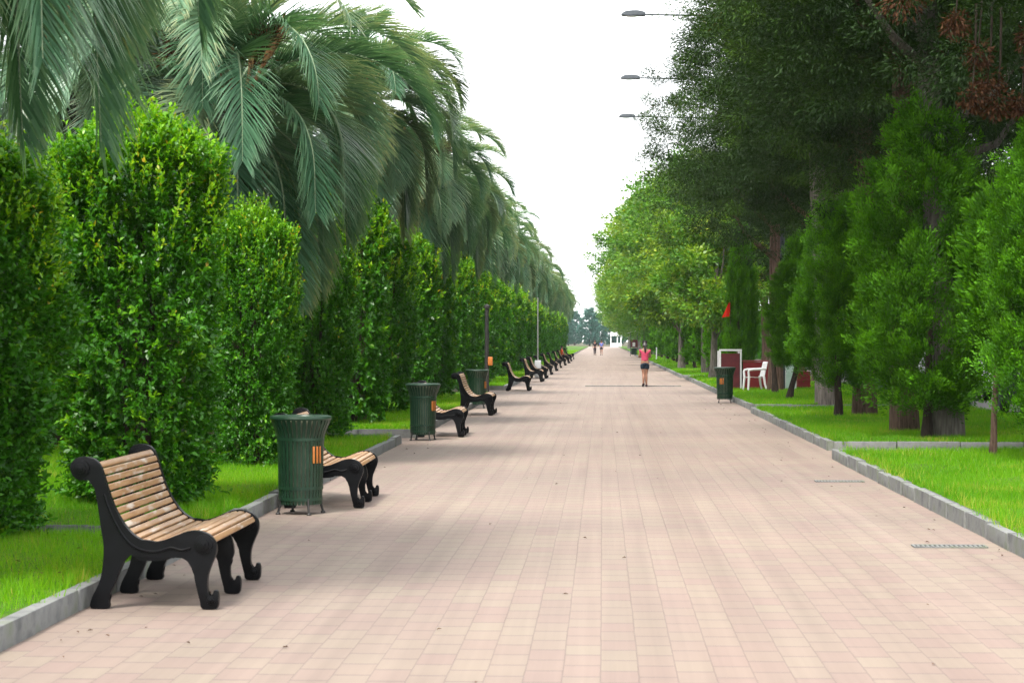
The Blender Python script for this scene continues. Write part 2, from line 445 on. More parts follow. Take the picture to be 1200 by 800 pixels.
def make_trunk(seed, r, h, mat, lean=(0, 0), limbs=(), flare=1.35, n=14):
    g = random.Random(seed)
    bm = bmesh.new()
    ns = 9; pts = []; rads = []
    for i in range(ns):
        t = i / (ns - 1)
        pts.append((lean[0] * t + g.uniform(-.03, .03) * r * 4, lean[1] * t + g.uniform(-.03, .03) * r * 4, h * t))
        rads.append(r * (1 - .55 * t) * (1 + (flare - 1) * max(0, 1 - t * 7)) * g.uniform(.95, 1.05))
    pts[0] = (0, 0, -.05)
    add_tube(bm, pts, rads, n)
    for (z, x1, y1, z1, rr) in limbs:
        t = z / h
        p0 = Vector((lean[0] * t, lean[1] * t, z)); p1 = Vector((x1, y1, z1))
        mid = (p0 + p1) / 2 + Vector((0, 0, -.25 + g.uniform(-.3, .3)))
        add_tube(bm, [p0, p0.lerp(mid, .5), mid, p1.lerp(mid, .45) + Vector((g.uniform(-.2, .2), g.uniform(-.2, .2), g.uniform(-.1, .2))), p1], [rr, rr * .85, rr * .65, rr * .42, rr * .18], 8)
    # furrowed cross-section
    for v in bm.verts:
        a = math.atan2(v.co.y, v.co.x)
        f = 1 + .05 * math.sin(a * 5 + seed) + .035 * math.sin(a * 9 + v.co.z * 2)
        if v.co.z < h * .5: v.co.x *= f; v.co.y *= f
    return bm_mesh('trunk', bm, mat)

def make_fronds(seed, n_frond, length, e_lo, e_hi, nl, old=False, curl=1.0, lmax=.62, wide=1.0):
    """arching pinnate palm leaves round the origin: a rachis each and two rows of drooping leaflets"""
    g = np.random.default_rng(seed)
    VV = []; FF = []; T = []; Y = []; off = 0
    for f in range(n_frond):
        az = f * 2.39996 + g.uniform(-.25, .25)
        u = (f + .5) / n_frond
        e0 = R(e_lo + (e_hi - e_lo) * u) + g.uniform(-.12, .12)
        Ln = length * g.uniform(.85, 1.12) * (1 if not old else .9)
        ns = 22; s = np.linspace(0, 1, ns)
        bend = curl * g.uniform(1.9, 2.6)
        el = np.maximum(e0 - bend * s ** 1.35, -1.52)
        azs = az + g.uniform(-.35, .35) * s ** 2
        hd = np.stack([np.cos(azs) * np.cos(el), np.sin(azs) * np.cos(el), np.sin(el)], 1)
        pts = np.concatenate([[[0, 0, 0]], np.cumsum(hd[:-1] * Ln / (ns - 1), 0)]) + np.array([math.cos(az), math.sin(az), 0]) * .12 + np.array([0, 0, .35 * (u - .5)])
        yv = .9 if old else (.45 if g.uniform() < .2 else 0.) * g.uniform(.3, 1)
        tv = g.uniform(.15, .75)
        # rachis: a narrow strip pair, triangular section
        lat = unit(np.cross(hd, np.array([0, 0, 1.]) + 1e-6)); upv = np.cross(lat, hd)
        w = (.030 * (1 - s) + .006)[:, None]
        ring = np.stack([pts + lat * w, pts + upv * w * .9, pts - lat * w], 1).reshape(-1, 3)
        idx = np.arange(ns - 1)[:, None] * 3
        for a, b in ((0, 1), (1, 2), (2, 0)):
            FF.append(off + np.concatenate([idx + a, idx + b, idx + 3 + b, idx + 3 + a], 1)); T.append(np.full(ns - 1, .9)); Y.append(np.full(ns - 1, yv * .8 + .1))
        VV.append(ring); off += len(ring)
        for side in (-1, 1):
            m = nl
            sl = np.linspace(.16, .995, m) + g.normal(0, .004, m); sl = sl.clip(.1, 1)
            P = np.stack([np.interp(sl, s, pts[:, c]) for c in range(3)], 1)
            Tn = unit(np.stack([np.interp(sl, s, hd[:, c]) for c in range(3)], 1))
            La = unit(np.stack([np.interp(sl, s, lat[:, c]) for c in range(3)], 1)) * side
            Up = np.cross(Tn, -La * side) * -1
            Up = np.where((Up[:, 2:3] < 0), -Up, Up)
            fwd = .85 + .55 * sl
            D1 = unit(Tn * fwd[:, None] + La * .8 + Up * .45 + g.normal(0, .10, (m, 3)))
            LL = lmax * (np.sin(np.clip(sl * 1.05, 0, 1) * PI * .86 + .22) ** .7) * g.uniform(.85, 1.12, m)
            LL = np.maximum(LL, .1)
            dr = g.uniform(.10, .34, m) + (.5 if old else 0)
            D2 = unit(D1 + np.array([0, 0, -1.]) * dr[:, None] * .7)
            D3 = unit(D1 + np.array([0, 0, -1.]) * dr[:, None] * 1.7)
            W = .0095 * wide * g.uniform(.8, 1.25, m)
            S1 = unit(np.cross(D1, Up) + Up * .4) * W[:, None]
            p1 = P + D1 * (LL * .38)[:, None]; p2 = p1 + D2 * (LL * .34)[:, None]; p3 = p2 + D3 * (LL * .28)[:, None]
            vv = np.stack([P - S1 * .7, P + S1 * .7, p1 - S1, p1 + S1, p2 - S1 * .75, p2 + S1 * .75, p3 - S1 * .12, p3 + S1 * .12], 1).reshape(-1, 3)
            b0 = off + np.arange(m)[:, None] * 8
            for q in (0, 2, 4):
                FF.append(np.concatenate([b0 + q, b0 + q + 1, b0 + q + 3, b0 + q + 2], 1))
                T.append(np.clip(tv + g.uniform(-.22, .22, m) + .06 * q, 0, 1)); Y.append(np.clip(np.full(m, yv) * g.uniform(.5, 1.1, m) + (q == 4) * .12, 0, 1))
            VV.append(vv); off += len(vv)
    return np_mesh('frond_crown', np.concatenate(VV), np.concatenate(FF), M['frond'], {'tint': np.concatenate(T), 'young': np.concatenate(Y)})

# ------------------------------------------------------------------ ground, path, beds
def sheet(name, x0, x1, y0, y1, z, mat, nx=1, ny=1):
    xs = np.linspace(x0, x1, nx + 1); ys = np.linspace(y0, y1, ny + 1)
    X, Y = np.meshgrid(xs, ys)
    V = np.stack([X.ravel(), Y.ravel(), np.full(X.size, z)], 1)
    i = np.arange(ny)[:, None] * (nx + 1) + np.arange(nx)[None]
    i = i.ravel()[:, None]
    F = np.concatenate([i, i + 1, i + nx + 2, i + nx + 1], 1)
    return structure(obj(name, np_mesh(name, V, F, mat)))

sheet('ground', -900, 900, -200, 1800, -.012, M['earth'])
sheet('promenade_path', -4.3, 4.3, -6, 520, 0, M['paver'])
sheet('side_street', 8.9, 13.6, -6, 520, -.004, M['asphalt'])

# planting beds: (kerb x, outer x, start y, end y)
BEDS_L = [(-3.42, -10, -4, 16.75), (-3.44, -10, 17.0, 33.7), (-3.36, -10, 35.6, 60), (-3.42, -10, 69.5, 112), (-3.4, -10, 114, 175), (-3.4, -10, 177, 500)]
BEDS_R = [(3.42, 8.6, -4, 29.7), (3.60, 8.6, 31.9, 48.3), (3.72, 8.6, 50.2, 90), (3.62, 8.6, 92, 150), (3.62, 8.6, 152, 240), (3.8, 8.6, 242, 500)]
def bed_surface(name, beds, seed):
    g = np.random.default_rng(seed)
    VV = []; FF = []; off = 0
    for (xk, xo, y0, y1) in beds:
        s = 1 if xk > 0 else -1
        nx = 10; ny = max(4, int((min(y1, 110) - y0) / .7))
        xs = np.linspace(xk + s * .06, xo, nx + 1); ys = np.linspace(y0 + .06, y1 - .06, ny + 1)
        X, Y = np.meshgrid(xs, ys)
        Z = .10 + .018 * np.sin(X * 2.1 + Y * .7) + .014 * np.sin(Y * 1.9 - X) + g.normal(0, .006, X.shape)
        Z += np.clip((np.abs(X) - abs(xk)) / 4, 0, 1) * .06
        VV.append(np.stack([X.ravel(), Y.ravel(), Z.ravel()], 1))
        i = (np.arange(ny)[:, None] * (nx + 1) + np.arange(nx)[None]).ravel()[:, None] + off
        FF.append(np.concatenate([i, i + 1, i + nx + 2, i + nx + 1], 1)); off += X.size
    return structure(obj(name, np_mesh(name, np.concatenate(VV), np.concatenate(FF), M['soil'], smooth=True)))
bed_surface('lawn', BEDS_L + BEDS_R, 3)

def kerb_run(bm, p0, p1, g, near):
    """separate kerb stones laid end to end"""
    p0 = Vector(p0); p1 = Vector(p1); L = (p1 - p0).length; d = (p1 - p0).normalized()
    n = max(1, round(L / near)); st = L / n
    ang = math.atan2(d.y, d.x)
    from mathutils import Euler
    for i in range(n):
        c = p0 + d * (st * (i + .5))
        add_box(bm, (c.x + g.uniform(-.006, .006), c.y, .055 + g.uniform(-.006, .006)), (st - .012, .10, .17 if p0.y != 17.05 else .33), .012, Euler((0, 0, ang + g.uniform(-.006, .006))))
kg = random.Random(4)
KT = .0
for nm, beds in (('kerb', BEDS_L), ('kerb', BEDS_R)):
    bm = bmesh.new()
    for (xk, xo, y0, y1) in beds:
        s = 1 if xk > 0 else -1
        kerb_run(bm, (xk, y0, 0), (xk, min(y1, 300), 0), kg, 1.0 if y0 < 60 else 3.0)
        if y0 > 0: kerb_run(bm, (xk + s * .056, y0 + .05, 0), (xo, y0 + .05, 0), kg, 1.0)
        if y1 < 110 and y1 != 16.75: kerb_run(bm, (xk + s * .056, y1 - .05, 0), (xo, y1 - .05, 0), kg, 1.0)
    structure(obj(nm, bm_mesh(nm, bm, M['kerb'], angle=30)))

# grass: blades, thinner and denser near the camera, one object
def grass():
    g = np.random.default_rng(21)
    PP = []; LL = []; WW = []
    for (xk, xo, y0, y1) in BEDS_L + BEDS_R:
        s = 1 if xk > 0 else -1
        for (ya, yb, den, ln, w) in ((8, 24, 2600, .075, .006), (24, 42, 1300, .075, .010), (42, 75, 520, .085, .018), (75, 150, 160, .10, .04), (150, 300, 40, .12, .09)):
            a, b = max(ya, y0 + .02), min(yb, y1 - .02)
            if b <= a: continue
            xfar = abs(xo) if s > 0 else (8 if ya < 40 else 7)
            n = int((b - a) * (xfar - abs(xk)) * den)
            x = s * (abs(xk) + .03 + (xfar - abs(xk) - .05) * g.uniform(0, 1, n)); y = g.uniform(a, b, n)
            # thinner, worn spots
            pat = np.sin(x * 1.7 + 1.3 * np.sin(y * .8)) * np.sin(y * 1.1 + x) + .5 * np.sin(x * 4.1 - y * 2.3)
            keep = g.uniform(0, 1, n) < np.clip(1.0 - .28 * (pat > .75), 0, 1)
            x, y, pat = x[keep], y[keep], pat[keep]
            z = .10 + np.clip((np.abs(x) - abs(xk)) / 4, 0, 1) * .06
            edge = np.clip((np.abs(x) - abs(xk)) / .25, .45, 1)
            PP.append(np.stack([x, y, z], 1)); LL.append(ln * g.uniform(.5, 1.35, len(x)) * (1 - .2 * (pat < -.5)) * edge); WW.append(np.full(len(x), w))
    nbase = sum(len(q) for q in PP)
    for q in range(1000):      # coarser weeds and uncut tufts, mostly along the kerbs and round trunks
        (xk, xo, y0, y1) = (BEDS_L[g.integers(0, 3)], BEDS_R[g.integers(0, 3)])[q % 2]
        s = 1 if xk > 0 else -1
        y = g.uniform(max(y0, 9), min(y1, 60)); x = xk + s * (.04 + (abs(g.normal(0, .18)) if q % 3 else g.uniform(0, 3)))
        m = g.integers(14, 40)
        PP.append(np.stack([x + g.normal(0, .035, m), y + g.normal(0, .05, m), np.full(m, .10)], 1))
        LL.append(g.uniform(.07, .16, m)); WW.append(np.full(m, .009))
    P = np.concatenate(PP); L = np.concatenate(LL); W = np.concatenate(WW); n = len(P)
    a = g.uniform(0, 2 * PI, n)
    S = np.stack([np.cos(a), np.sin(a), 0 * a], 1) * (W * .5)[:, None]
    lean = rnd_dirs(n, g) * np.array([1, 1, 0]) * (L * g.uniform(.1, .75, n))[:, None]
    T = P + lean + np.array([0, 0, 1.]) * L[:, None]
    V = np.stack([P - S, P + S, T], 1).reshape(-1, 3)
    pat = .5 + .25 * np.sin(P[:, 0] * 1.3 + np.sin(P[:, 1] * .9) * 1.5) + .2 * np.sin(P[:, 1] * .7 + P[:, 0] * .4)
    tint = np.clip(pat * .5 + g.uniform(-.05, .5, n), 0, .93)
    dry = np.sin(P[:, 0] * 2.9 + 2 * np.sin(P[:, 1] * .63)) * np.sin(P[:, 1] * 1.37 + P[:, 0] * .8) + .45 * np.sin(P[:, 0] * 7.1 + P[:, 1] * 5.3)
    near_kerb = np.exp(-((np.abs(P[:, 0]) - 3.5) / .35).clip(0) ** 2)
    tint = np.where(g.uniform(0, 1, n) < .03 + np.clip(dry - .75, 0, 1) * .9 + .22 * near_kerb * (dry > .1), g.uniform(.93, 1, n), tint)
    me = np_mesh('grass', V, np.arange(n * 3).reshape(-1, 3), M['grass'], {'tint': tint})
    return structure(obj('grass', me), 'stuff')
grass()

# ------------------------------------------------------------------ benches
FRAME = [(-.11, .99), (-.03, .975), (.015, .91), (.05, .80), (.092, .68), (.148, .574), (.22, .487), (.31, .440), (.40, .443), (.49, .475),
         (.57, .505), (.645, .512), (.72, .488), (.765, .43), (.765, .365), (.735, .29), (.712, .22), (.708, .14), (.722, .085), (.742, .095), (.752, .125), (.775, .12),
         (.782, .07), (.768, .006), (.676, .006), (.662, .05), (.644, .12), (.626, .20), (.612, .275), (.563, .325), (.50, .345), (.447, .322), (.33, .315), (.245, .322), (.215, .36), (.175, .335),
         (.135, .25), (.098, .16), (.062, .075), (.06, .006), (-.055, .006), (-.045, .08), (-.005, .16), (.02, .25), (.03, .40), (.012, .53), (-.008, .667), (-.032, .788), (-.07, .845), (-.12, .835), (-.17, .86), (-.192, .92), (-.165, .972)]
SEATLINE = [(-.03, .955), (.015, .895), (.045, .80), (.085, .68), (.142, .57), (.215, .48), (.31, .432), (.40, .434), (.49, .466), (.57, .495), (.645, .50), (.71, .478), (.748, .425)]
BL = 1.60
def make_bench():
    t = thing('park_bench', (0, 0, 0), '', 'bench')
    outline = catmull(FRAME, 3)
    low = [p for p in FRAME[15:46]]
    sl_ = np.array(SEATLINE[1:]); tn = np.gradient(sl_, axis=0); tn /= np.linalg.norm(tn, axis=1, keepdims=True)
    under = sl_ + np.stack([tn[:, 1], -tn[:, 0]], 1) * .045
    mid_outline = catmull([tuple(p) for p in under] + low, 3)
    for y in (0, BL / 2, BL):
        bm = bmesh.new()
        th = .055 if y != BL / 2 else .045
        add_prism(bm, outline if y != BL / 2 else mid_outline, y - th / 2, y + th / 2, .007)
        fr = obj('side_frame', bm_mesh('side_frame', bm, M['iron'], angle=35), t)
        if y != BL / 2:
            bm = bmesh.new()
            for sd in (-1, 1):
                yo = y + sd * (th / 2)
                for (cx, cz, r) in ((.685, .425, .062), (-.115, .915, .055), (.735, .065, .028)):   # cast rosettes
                    for rr, tt in ((r, .012), (r * .6, .024), (r * .25, .034)):
                        pts = [(cx + rr * math.cos(a * PI / 8), cz + rr * math.sin(a * PI / 8)) for a in range(16)]
                        add_prism(bm, pts, yo - tt * (sd < 0), yo + tt * (sd > 0), .003)
                # raised scroll band along the rail
                band = catmull([(.60, .40), (.54, .385), (.47, .40), (.38, .375), (.28, .385), (.2, .43), (.13, .52), (.07, .64), (.03, .75)], 3, False)
                add_tube(bm, [(x, yo, z) for x, z in band], .011, 6)
            obj('scroll_ornament', bm_mesh('scroll_ornament', bm, M['iron']), fr)
    line = np.array(catmull(SEATLINE, 8, False))
    seg = np.linalg.norm(np.diff(line, axis=0), axis=1); arc = np.concatenate([[0], np.cumsum(seg)])
    ns = 21; sp = arc[-1] / ns
    from mathutils import Euler
    bms = {'backrest': bmesh.new(), 'seat': bmesh.new()}
    sg = random.Random(2)
    for i in range(ns):
        s = (i + .5) * sp
        x = np.interp(s, arc, line[:, 0]); z = np.interp(s, arc, line[:, 1])
        x2 = np.interp(s + .01, arc, line[:, 0]); z2 = np.interp(s + .01, arc, line[:, 1])
        ang = math.atan2(z2 - z, x2 - x)
        nx, nz = -math.sin(ang), math.cos(ang)
        k = 'backrest' if i < 9 else 'seat'
        add_box(bms[k], (x - nx * .012, BL / 2, z - nz * .012), (sp - .011, BL - .052 + sg.uniform(-.004, .004), .032), .010, Euler((0, -ang, 0)), 3)
    obj('backrest', bm_mesh('backrest', bms['backrest'], M['wood'], angle=50), t)
    obj('seat', bm_mesh('seat', bms['seat'], M['wood'], angle=50), t)
    bm = bmesh.new()
    for (x, z) in ((.05, .62), (.40, .385), (.60, .40)):
        add_tube(bm, [(x, .03, z), (x, BL - .03, z)], .013, 8)
    obj('tie_rod', bm_mesh('tie_rod', bm, M['iron']), t)
    return t

bench_spots = [
    (12.93, 'wood and black iron bench nearest the camera, whole, beside the front lawn'),
    (20.75, 'iron and wood bench partly hidden by the nearest green slatted bin'),
    (35.9, 'wooden bench half hidden behind the second green bin along the kerb'),
    (46.2, 'black iron bench just in front of the bin by the dark post'),
    (68.5, 'bench with pale back slats standing alone at the gap in the left kerb'),
    (83.0, 'dark iron bench just this side of the grey lamp post foot'),
    (90.5, 'dark iron bench directly beyond the pale lamp post'), ]
bench = make_bench()
BX = -3.27
far_b = [100, 112, 124, 136, 149.5, 163, 180]
for i, y in enumerate([b[0] for b in bench_spots] + far_b):
    b = bench if i == 0 else copy_tree(bench)
    b.location = (BX + random.uniform(-.03, .03) * (i > 0), y, 0)
    b.rotation_euler.z = random.uniform(-.02, .02) * (i > 0)
    if i < len(bench_spots): b['label'] = bench_spots[i][1]
    elif y == 149.5: b['label'] = 'far bench on which the person in red orange is sitting'
    elif y > 150: b['label'] = 'tiny far bench at the distant end of the row, beyond the seated person'
    else: b['label'] = 'small distant bench in the close-set run between lamp post and seated person'
    b['group'] = 'iron and wood benches along the left kerb'

# ------------------------------------------------------------------ litter bins
def make_bin():
    t = thing('litter_bin', (0, 0, 0), '', 'litter bin')
    H = .93
    prof = [(.205, .10), (.215, .30), (.222, .60), (.228, .77), (.250, .84), (.285, .92), (.292, .955)]
    bm = bmesh.new()
    n = 34
    for k in range(n):
        a = 2 * PI * k / n
        w = .030
        pts = [(r * math.cos(a), r * math.sin(a), z) for r, z in prof]
        ta = Vector((-math.sin(a), math.cos(a), 0)); no = Vector((math.cos(a), math.sin(a), 0))
        rows = []
        for (x, y, z), (r, _) in zip(pts, prof):
            p = Vector((x, y, z)); ww = w * r / .22
            rows.append([bm.verts.new(p + ta * (ww * s) + no * o) for s, o in ((-.5, 0), (-.5, .008), (.5, .008), (.5, 0))])
        for a_, b_ in zip(rows, rows[1:]):
            for q in range(4): bm.faces.new((a_[q], a_[(q + 1) % 4], b_[(q + 1) % 4], b_[q]))
        bm.faces.new(rows[0]); bm.faces.new(rows[-1][::-1])
    for r, z in ((.222, .14), (.228, .25), (.238, .74)):
        add_lathe(bm, [(r - .012, z), (r, z), (r, z + .03), (r - .012, z + .03), (r - .012, z)], 34)
    obj('slatted_body', bm_mesh('slatted_body', bm, M['binpaint'], angle=30), t)
    bm = bmesh.new()
    add_lathe(bm, [(.27, .945), (.305, .945), (.312, .962), (.305, .982), (.27, .99), (.235, .985), (.225, .97), (.235, .95), (.27, .945)], 36)
    obj('rim', bm_mesh('rim', bm, M['binpaint']), t)
    bm = bmesh.new()
    add_lathe(bm, [(.001, .115), (.188, .115), (.195, .5), (.198, .78), (.205, .95), (.200, .95), (.190, .6), (.182, .13), (.001, .13)], 28)
    obj('liner', bm_mesh('liner', bm, M['liner']), t)
    for k in range(4):
        a = 2 * PI * k / 4 + .5
        bm = bmesh.new()
        x, y = .215 * math.cos(a), .215 * math.sin(a)
        add_tube(bm, [(x, y, .16), (x * 1.03, y * 1.03, .08), (x * 1.12, y * 1.12, .015)], [.013, .012, .012], 8)
        add_lathe(bm, [(.001, 0), (.024, 0), (.026, .010), (.018, .022), (.001, .022)], 12, (x * 1.12, y * 1.12, 0))
        obj('foot', bm_mesh('foot', bm, M['dark_metal']), t)
    # orange plates on the slats of the right front side
    bm = bmesh.new()
    for k in (0, 1, 2):
        a = -R(48) + k * (2 * PI / n) * 1.0
        for z0 in (.60,):
            rr = .2385
            ta = Vector((-math.sin(a), math.cos(a), 0)); no = Vector((math.cos(a), math.sin(a), 0))
            from mathutils import Euler
            add_box(bm, no * rr + Vector((0, 0, z0)), (.006, .024, .17), .002, Euler((0, 0, a)))
    obj('orange_plate', bm_mesh('orange_plate', bm, M['orange']), t)
    return t
bin0 = make_bin()
BINS = [(-3.04, 20.1, 'dark green slatted litter bin nearest the camera, in front of the second bench'),
        (-3.13, 34.9, 'dark green slatted bin in front of the half hidden third bench'),
        (-3.20, 51.2, 'dark green bin behind a bench, beside the dark post'),
        (3.40, 56.0, 'dark green bin at the right kerb near the white chair and red booth')]
for i, (x, y, lab) in enumerate(BINS):
    b = bin0 if i == 0 else copy_tree(bin0)
    b.location = (x, y, 0); b.rotation_euler.z = (0, .1, .3, -1.35)[i]
    b['label'] = lab; b['group'] = 'green litter bins along the promenade'

# ------------------------------------------------------------------ clipped hedge columns, left
def bush_trunk():
    bm = bmesh.new()
    for dx, dy, hx in ((0, 0, .1), (.09, .05, .25), (-.08, .06, -.2), (.02, -.1, .02)):
        add_tube(bm, [(dx, dy, -.05), (dx * 1.5, dy * 1.5, 1.0), (dx * 2 + hx * .5, dy * 2, 2.2), (dx * 2 + hx, dy * 2.5, 3.4)], [.05, .042, .03, .012], 7)
    return bm_mesh('stem', bm, M['bark_dark'])
bt = bush_trunk()
near_b = [make_bush(100 + i, .90, 4.0, 84000, .068, 300) for i in range(3)]
mid_b = [make_bush(120 + i, .82, 4.1, 24000, .105, 110) for i in range(2)]
far_bm = make_bush(130, .80, 4.1, 6500, .18, 50)
BUSH = [(-5.30, 16.4, .86, .80, 0, 'tall clipped leafy hedge column cut off by the left edge, hung over by a palm frond'),
        (-4.60, 19.7, .88, .93, 1, 'broad clipped hedge column with yellow new shoots, behind the nearest bench'),
        (-4.52, 25.8, .62, .80, 2, 'darker hedge column under the big drooping palm frond, just left of the nearest bin'),
        (-4.80, 33.0, .78, .98, 0, 'dark leafy hedge column rising directly behind the nearest bin'),
        (-4.82, 38.5, .84, 1.06, 3, 'hedge column with bright yellow green top, standing between two palm crowns'),
        (-4.84, 44.2, .84, 1.0, 4, 'hedge column seen directly left of the second green bin'),
        (-4.82, 50.0, .84, 1.0, 3, 'hedge column rising just behind the second green bin'),
        (-4.8, 56.0, .84, 1.0, 4, 'hedge column rising directly behind the third bench'),
        (-4.8, 61.5, .84, 1.02, 3, 'hedge column next to the dark post, on its near side')]
yy = 68.0; i = 9
while yy < 235:
    BUSH.append((-4.8 + random.uniform(-.12, .12), yy, random.uniform(.78, .90), random.uniform(.94, 1.06), 3 + i % 2 if yy < 90 else 5,
                 'mid distance hedge column in the row beyond the dark post' if yy < 120 else 'small far hedge column under the distant palm crowns'))
    yy += random.uniform(5.2, 6.2); i += 1
for (x, y, sr, sh, k, lab) in BUSH:
    t = thing('hedge_column', (x, y, .10), lab, 'hedge', 'clipped hedge columns in a row on the left lawn', random.uniform(0, 6.28), (sr, sr, sh))
    obj('foliage', (near_b + mid_b + [far_bm])[k], t)
    if y < 120: obj('stem', bt, t)

# dense dark hedge behind the columns
def long_hedge(name, x, y0, y1, h, th, n, ll, seed, label, mat='bush', yp=.05):
    g = np.random.default_rng(seed)
    y = y0 + (y1 - y0) * g.uniform(0, 1, n) ** 1.6
    face = g.uniform(0, 1, n)
    z = g.uniform(0, 1, n); top = face > .8
    hh = h * (1 + .08 * np.sin(y * 1.1) + .06 * np.sin(y * 2.7))
    sx = -1 if x > 0 else 1
    bulge = .18 * np.sin(y * 1.3 + z * 3) + .12 * np.sin(y * 3.1 - z * 5)
    X = np.where(top, x + g.uniform(-th / 2, th / 2, n), x + sx * (th / 2 - np.abs(g.normal(0, .2, n)) + bulge))
    Z = np.where(top, hh - np.abs(g.normal(0, .15, n)), z * hh)
    P = np.stack([X, y, Z], 1)
    D = np.array([sx * .7, -.3, .3]) + rnd_dirs(n, g)
    N = np.array([sx * .7, -.3, .8]) + rnd_dirs(n, g) * .7
    L = ll * g.uniform(.6, 1.4, n) * (1 + (y - y0) / (y1 - y0) * 1.6)
    V, F = leaf_quads(P, D, N, L, L * .5)
    me = np_mesh(name, V, F, M[mat], {'tint': g.beta(2, 2.6, n) * .9, 'young': (g.uniform(0, 1, n) < yp) * .7})
    t = thing(name, (0, 0, 0), label, 'hedge')
    obj('foliage', me, t)
    bm = bmesh.new()
    add_box(bm, (x - sx * .25, (y0 + y1) / 2, h * .45), (th * .5, y1 - y0, h * .88))
    obj('inner_branches', bm_mesh('inner_branches', bm, M['bark_dark'], False), t)
    return t
long_hedge('boundary_hedge', -8.8, 8, 160, 4.3, 1.0, 80000, .12, 8, 'long dark hedge wall in the gaps behind the clipped columns')
long_hedge('street_hedge', 15.0, 20, 200, 3.6, 1.2, 50000, .14, 9, 'long dark green hedge beyond the side street, behind the tree trunks', yp=.02)

# ------------------------------------------------------------------ palms, left
def palm_trunk_mesh(h):
    g = random.Random(3)
    bm = bmesh.new()
    ns = 44; n = 16
    rings = []
    for i in range(ns):
        z = h * i / (ns - 1)
        base = .235 + .05 * max(0, 1 - z / .6) + .05 * max(0, (z - h + 1.2) / 1.2)
        r = base + (.022 if i % 2 else -.012)
        rings.append([bm.verts.new((r * g.uniform(.93, 1.07) * math.cos(2 * PI * k / n), r * g.uniform(.93, 1.07) * math.sin(2 * PI * k / n), z)) for k in range(n)])
    for a, b in zip(rings, rings[1:]):
        for k in range(n): bm.faces.new((a[k], a[(k + 1) % n], b[(k + 1) % n], b[k]))
    # old leaf bases near the crown
    for k in range(46):
        a = k * 2.4; z = h - 1.5 + 1.5 * k / 46
        d = Vector((math.cos(a), math.sin(a), 0)); p = d * .25 + Vector((0, 0, z))
        add_tube(bm, [p, p + d * .10 + Vector((0, 0, .14)), p + d * .17 + Vector((0, 0, .34 + g.uniform(0, .15)))], [.055, .045, .022], 6)
    return bm_mesh('trunk', bm, M['palm_trunk'], angle=60)
PH = 5.2
ptrunk = palm_trunk_mesh(PH)
crowns = [make_fronds(40 + i, 52, 2.85, -34, 80, 150, curl=1.12, lmax=.84) for i in range(3)]
skirts = [make_fronds(50 + i, 7, 1.8, -70, -35, 60, True, .6) for i in range(2)]
crown_far = make_fronds(60, 46, 2.75, -45, 80, 40, curl=1.02, lmax=.74, wide=2.3)
skirt_far = make_fronds(61, 7, 1.9, -70, -30, 26, True, .6, wide=2.3)

def spathe_mesh():
    bm = bmesh.new()
    g = random.Random(9)
    for (a, L, tilt) in ((.3, .95, .35), (1.9, .85, .25), (3.2, 1.0, .5), (4.4, .9, .3), (5.5, .9, .6)):
        d = Vector((math.cos(a) * math.sin(tilt), math.sin(a) * math.sin(tilt), math.cos(tilt)))
        p = Vector((math.cos(a) * .22, math.sin(a) * .22, .15))
        add_tube(bm, [p, p + d * L * .35, p + d * L * .6, p + d * L * .85, p + d * L], [.02, .025, .062, .05, .006], 8)
    return bm_mesh('spathe', bm, M['spathe'])
def flower_mesh():
    g = np.random.default_rng(5)
    P = []; D = []
    for a, tilt in ((2.2, .6), (5.0, .7), (.9, .9), (5.9, .5)):
        d = np.array([math.cos(a) * math.sin(tilt), math.sin(a) * math.sin(tilt), math.cos(tilt)])
        for k in range(70):
            t = g.uniform(.25, 1)
            p = np.array([math.cos(a) * .2, math.sin(a) * .2, .1]) + d * t * 1.1 - np.array([0, 0, .35 * t * t])
            dd = d + g.normal(0, .6, 3)
            for q in range(6):
                P.append(p + dd / np.linalg.norm(dd) * q * .05); D.append(dd + g.normal(0, .3, 3))
    P = np.array(P); D = np.array(D); n = len(P)
    V, F = leaf_quads(P, D, rnd_dirs(n, g), .07, .018)
    return np_mesh('flower_stalk', V, F, M['rust'], {'tint': g.uniform(0, 1, n)})
sp_me, fl_me = spathe_mesh(), flower_mesh()

PALMS = [(-4.6, 12.8, 6.25, 'palm whose grey green fronds hang into the upper left corner', 1.12),
         (-5.25, 28.0, 5.05, 'palm with orange brown spathes and one great frond drooping before the hedge', 1.12),
         (-5.0, 40.0, 6.4, 'tall palm whose dense crown stands highest against the white sky', 1.05),
         (-5.05, 51.5, 6.0, 'palm whose long curved fronds hang over the second green bin', 1.05),
         (-5.05, 63.0, 6.1, 'palm crown just above and beyond the dark post', 1.0),
         (-5.05, 75.0, 6.2, 'palm crown with browning lower fronds before the pale lamp post', 1.0),
         (-5.05, 87.0, 6.2, 'palm whose fronds cover the top of the pale lamp post', 1.0)]
PALMS += [(-8.3, 30.5, 5.9, 'palm standing behind the hedge columns in the upper left, crown cut by the frame', 1.0),
          (-8.2, 38.0, 6.4, 'palm behind the row, seen between the spathes and the tallest crown', 1.0)]
y = 99.0
while y < 260:
    PALMS.append((-5.05 + random.uniform(-.15, .15), y, random.uniform(5.9, 6.6), 'distant palm in the receding row beyond the pale lamp post', 1.0)); y += 12
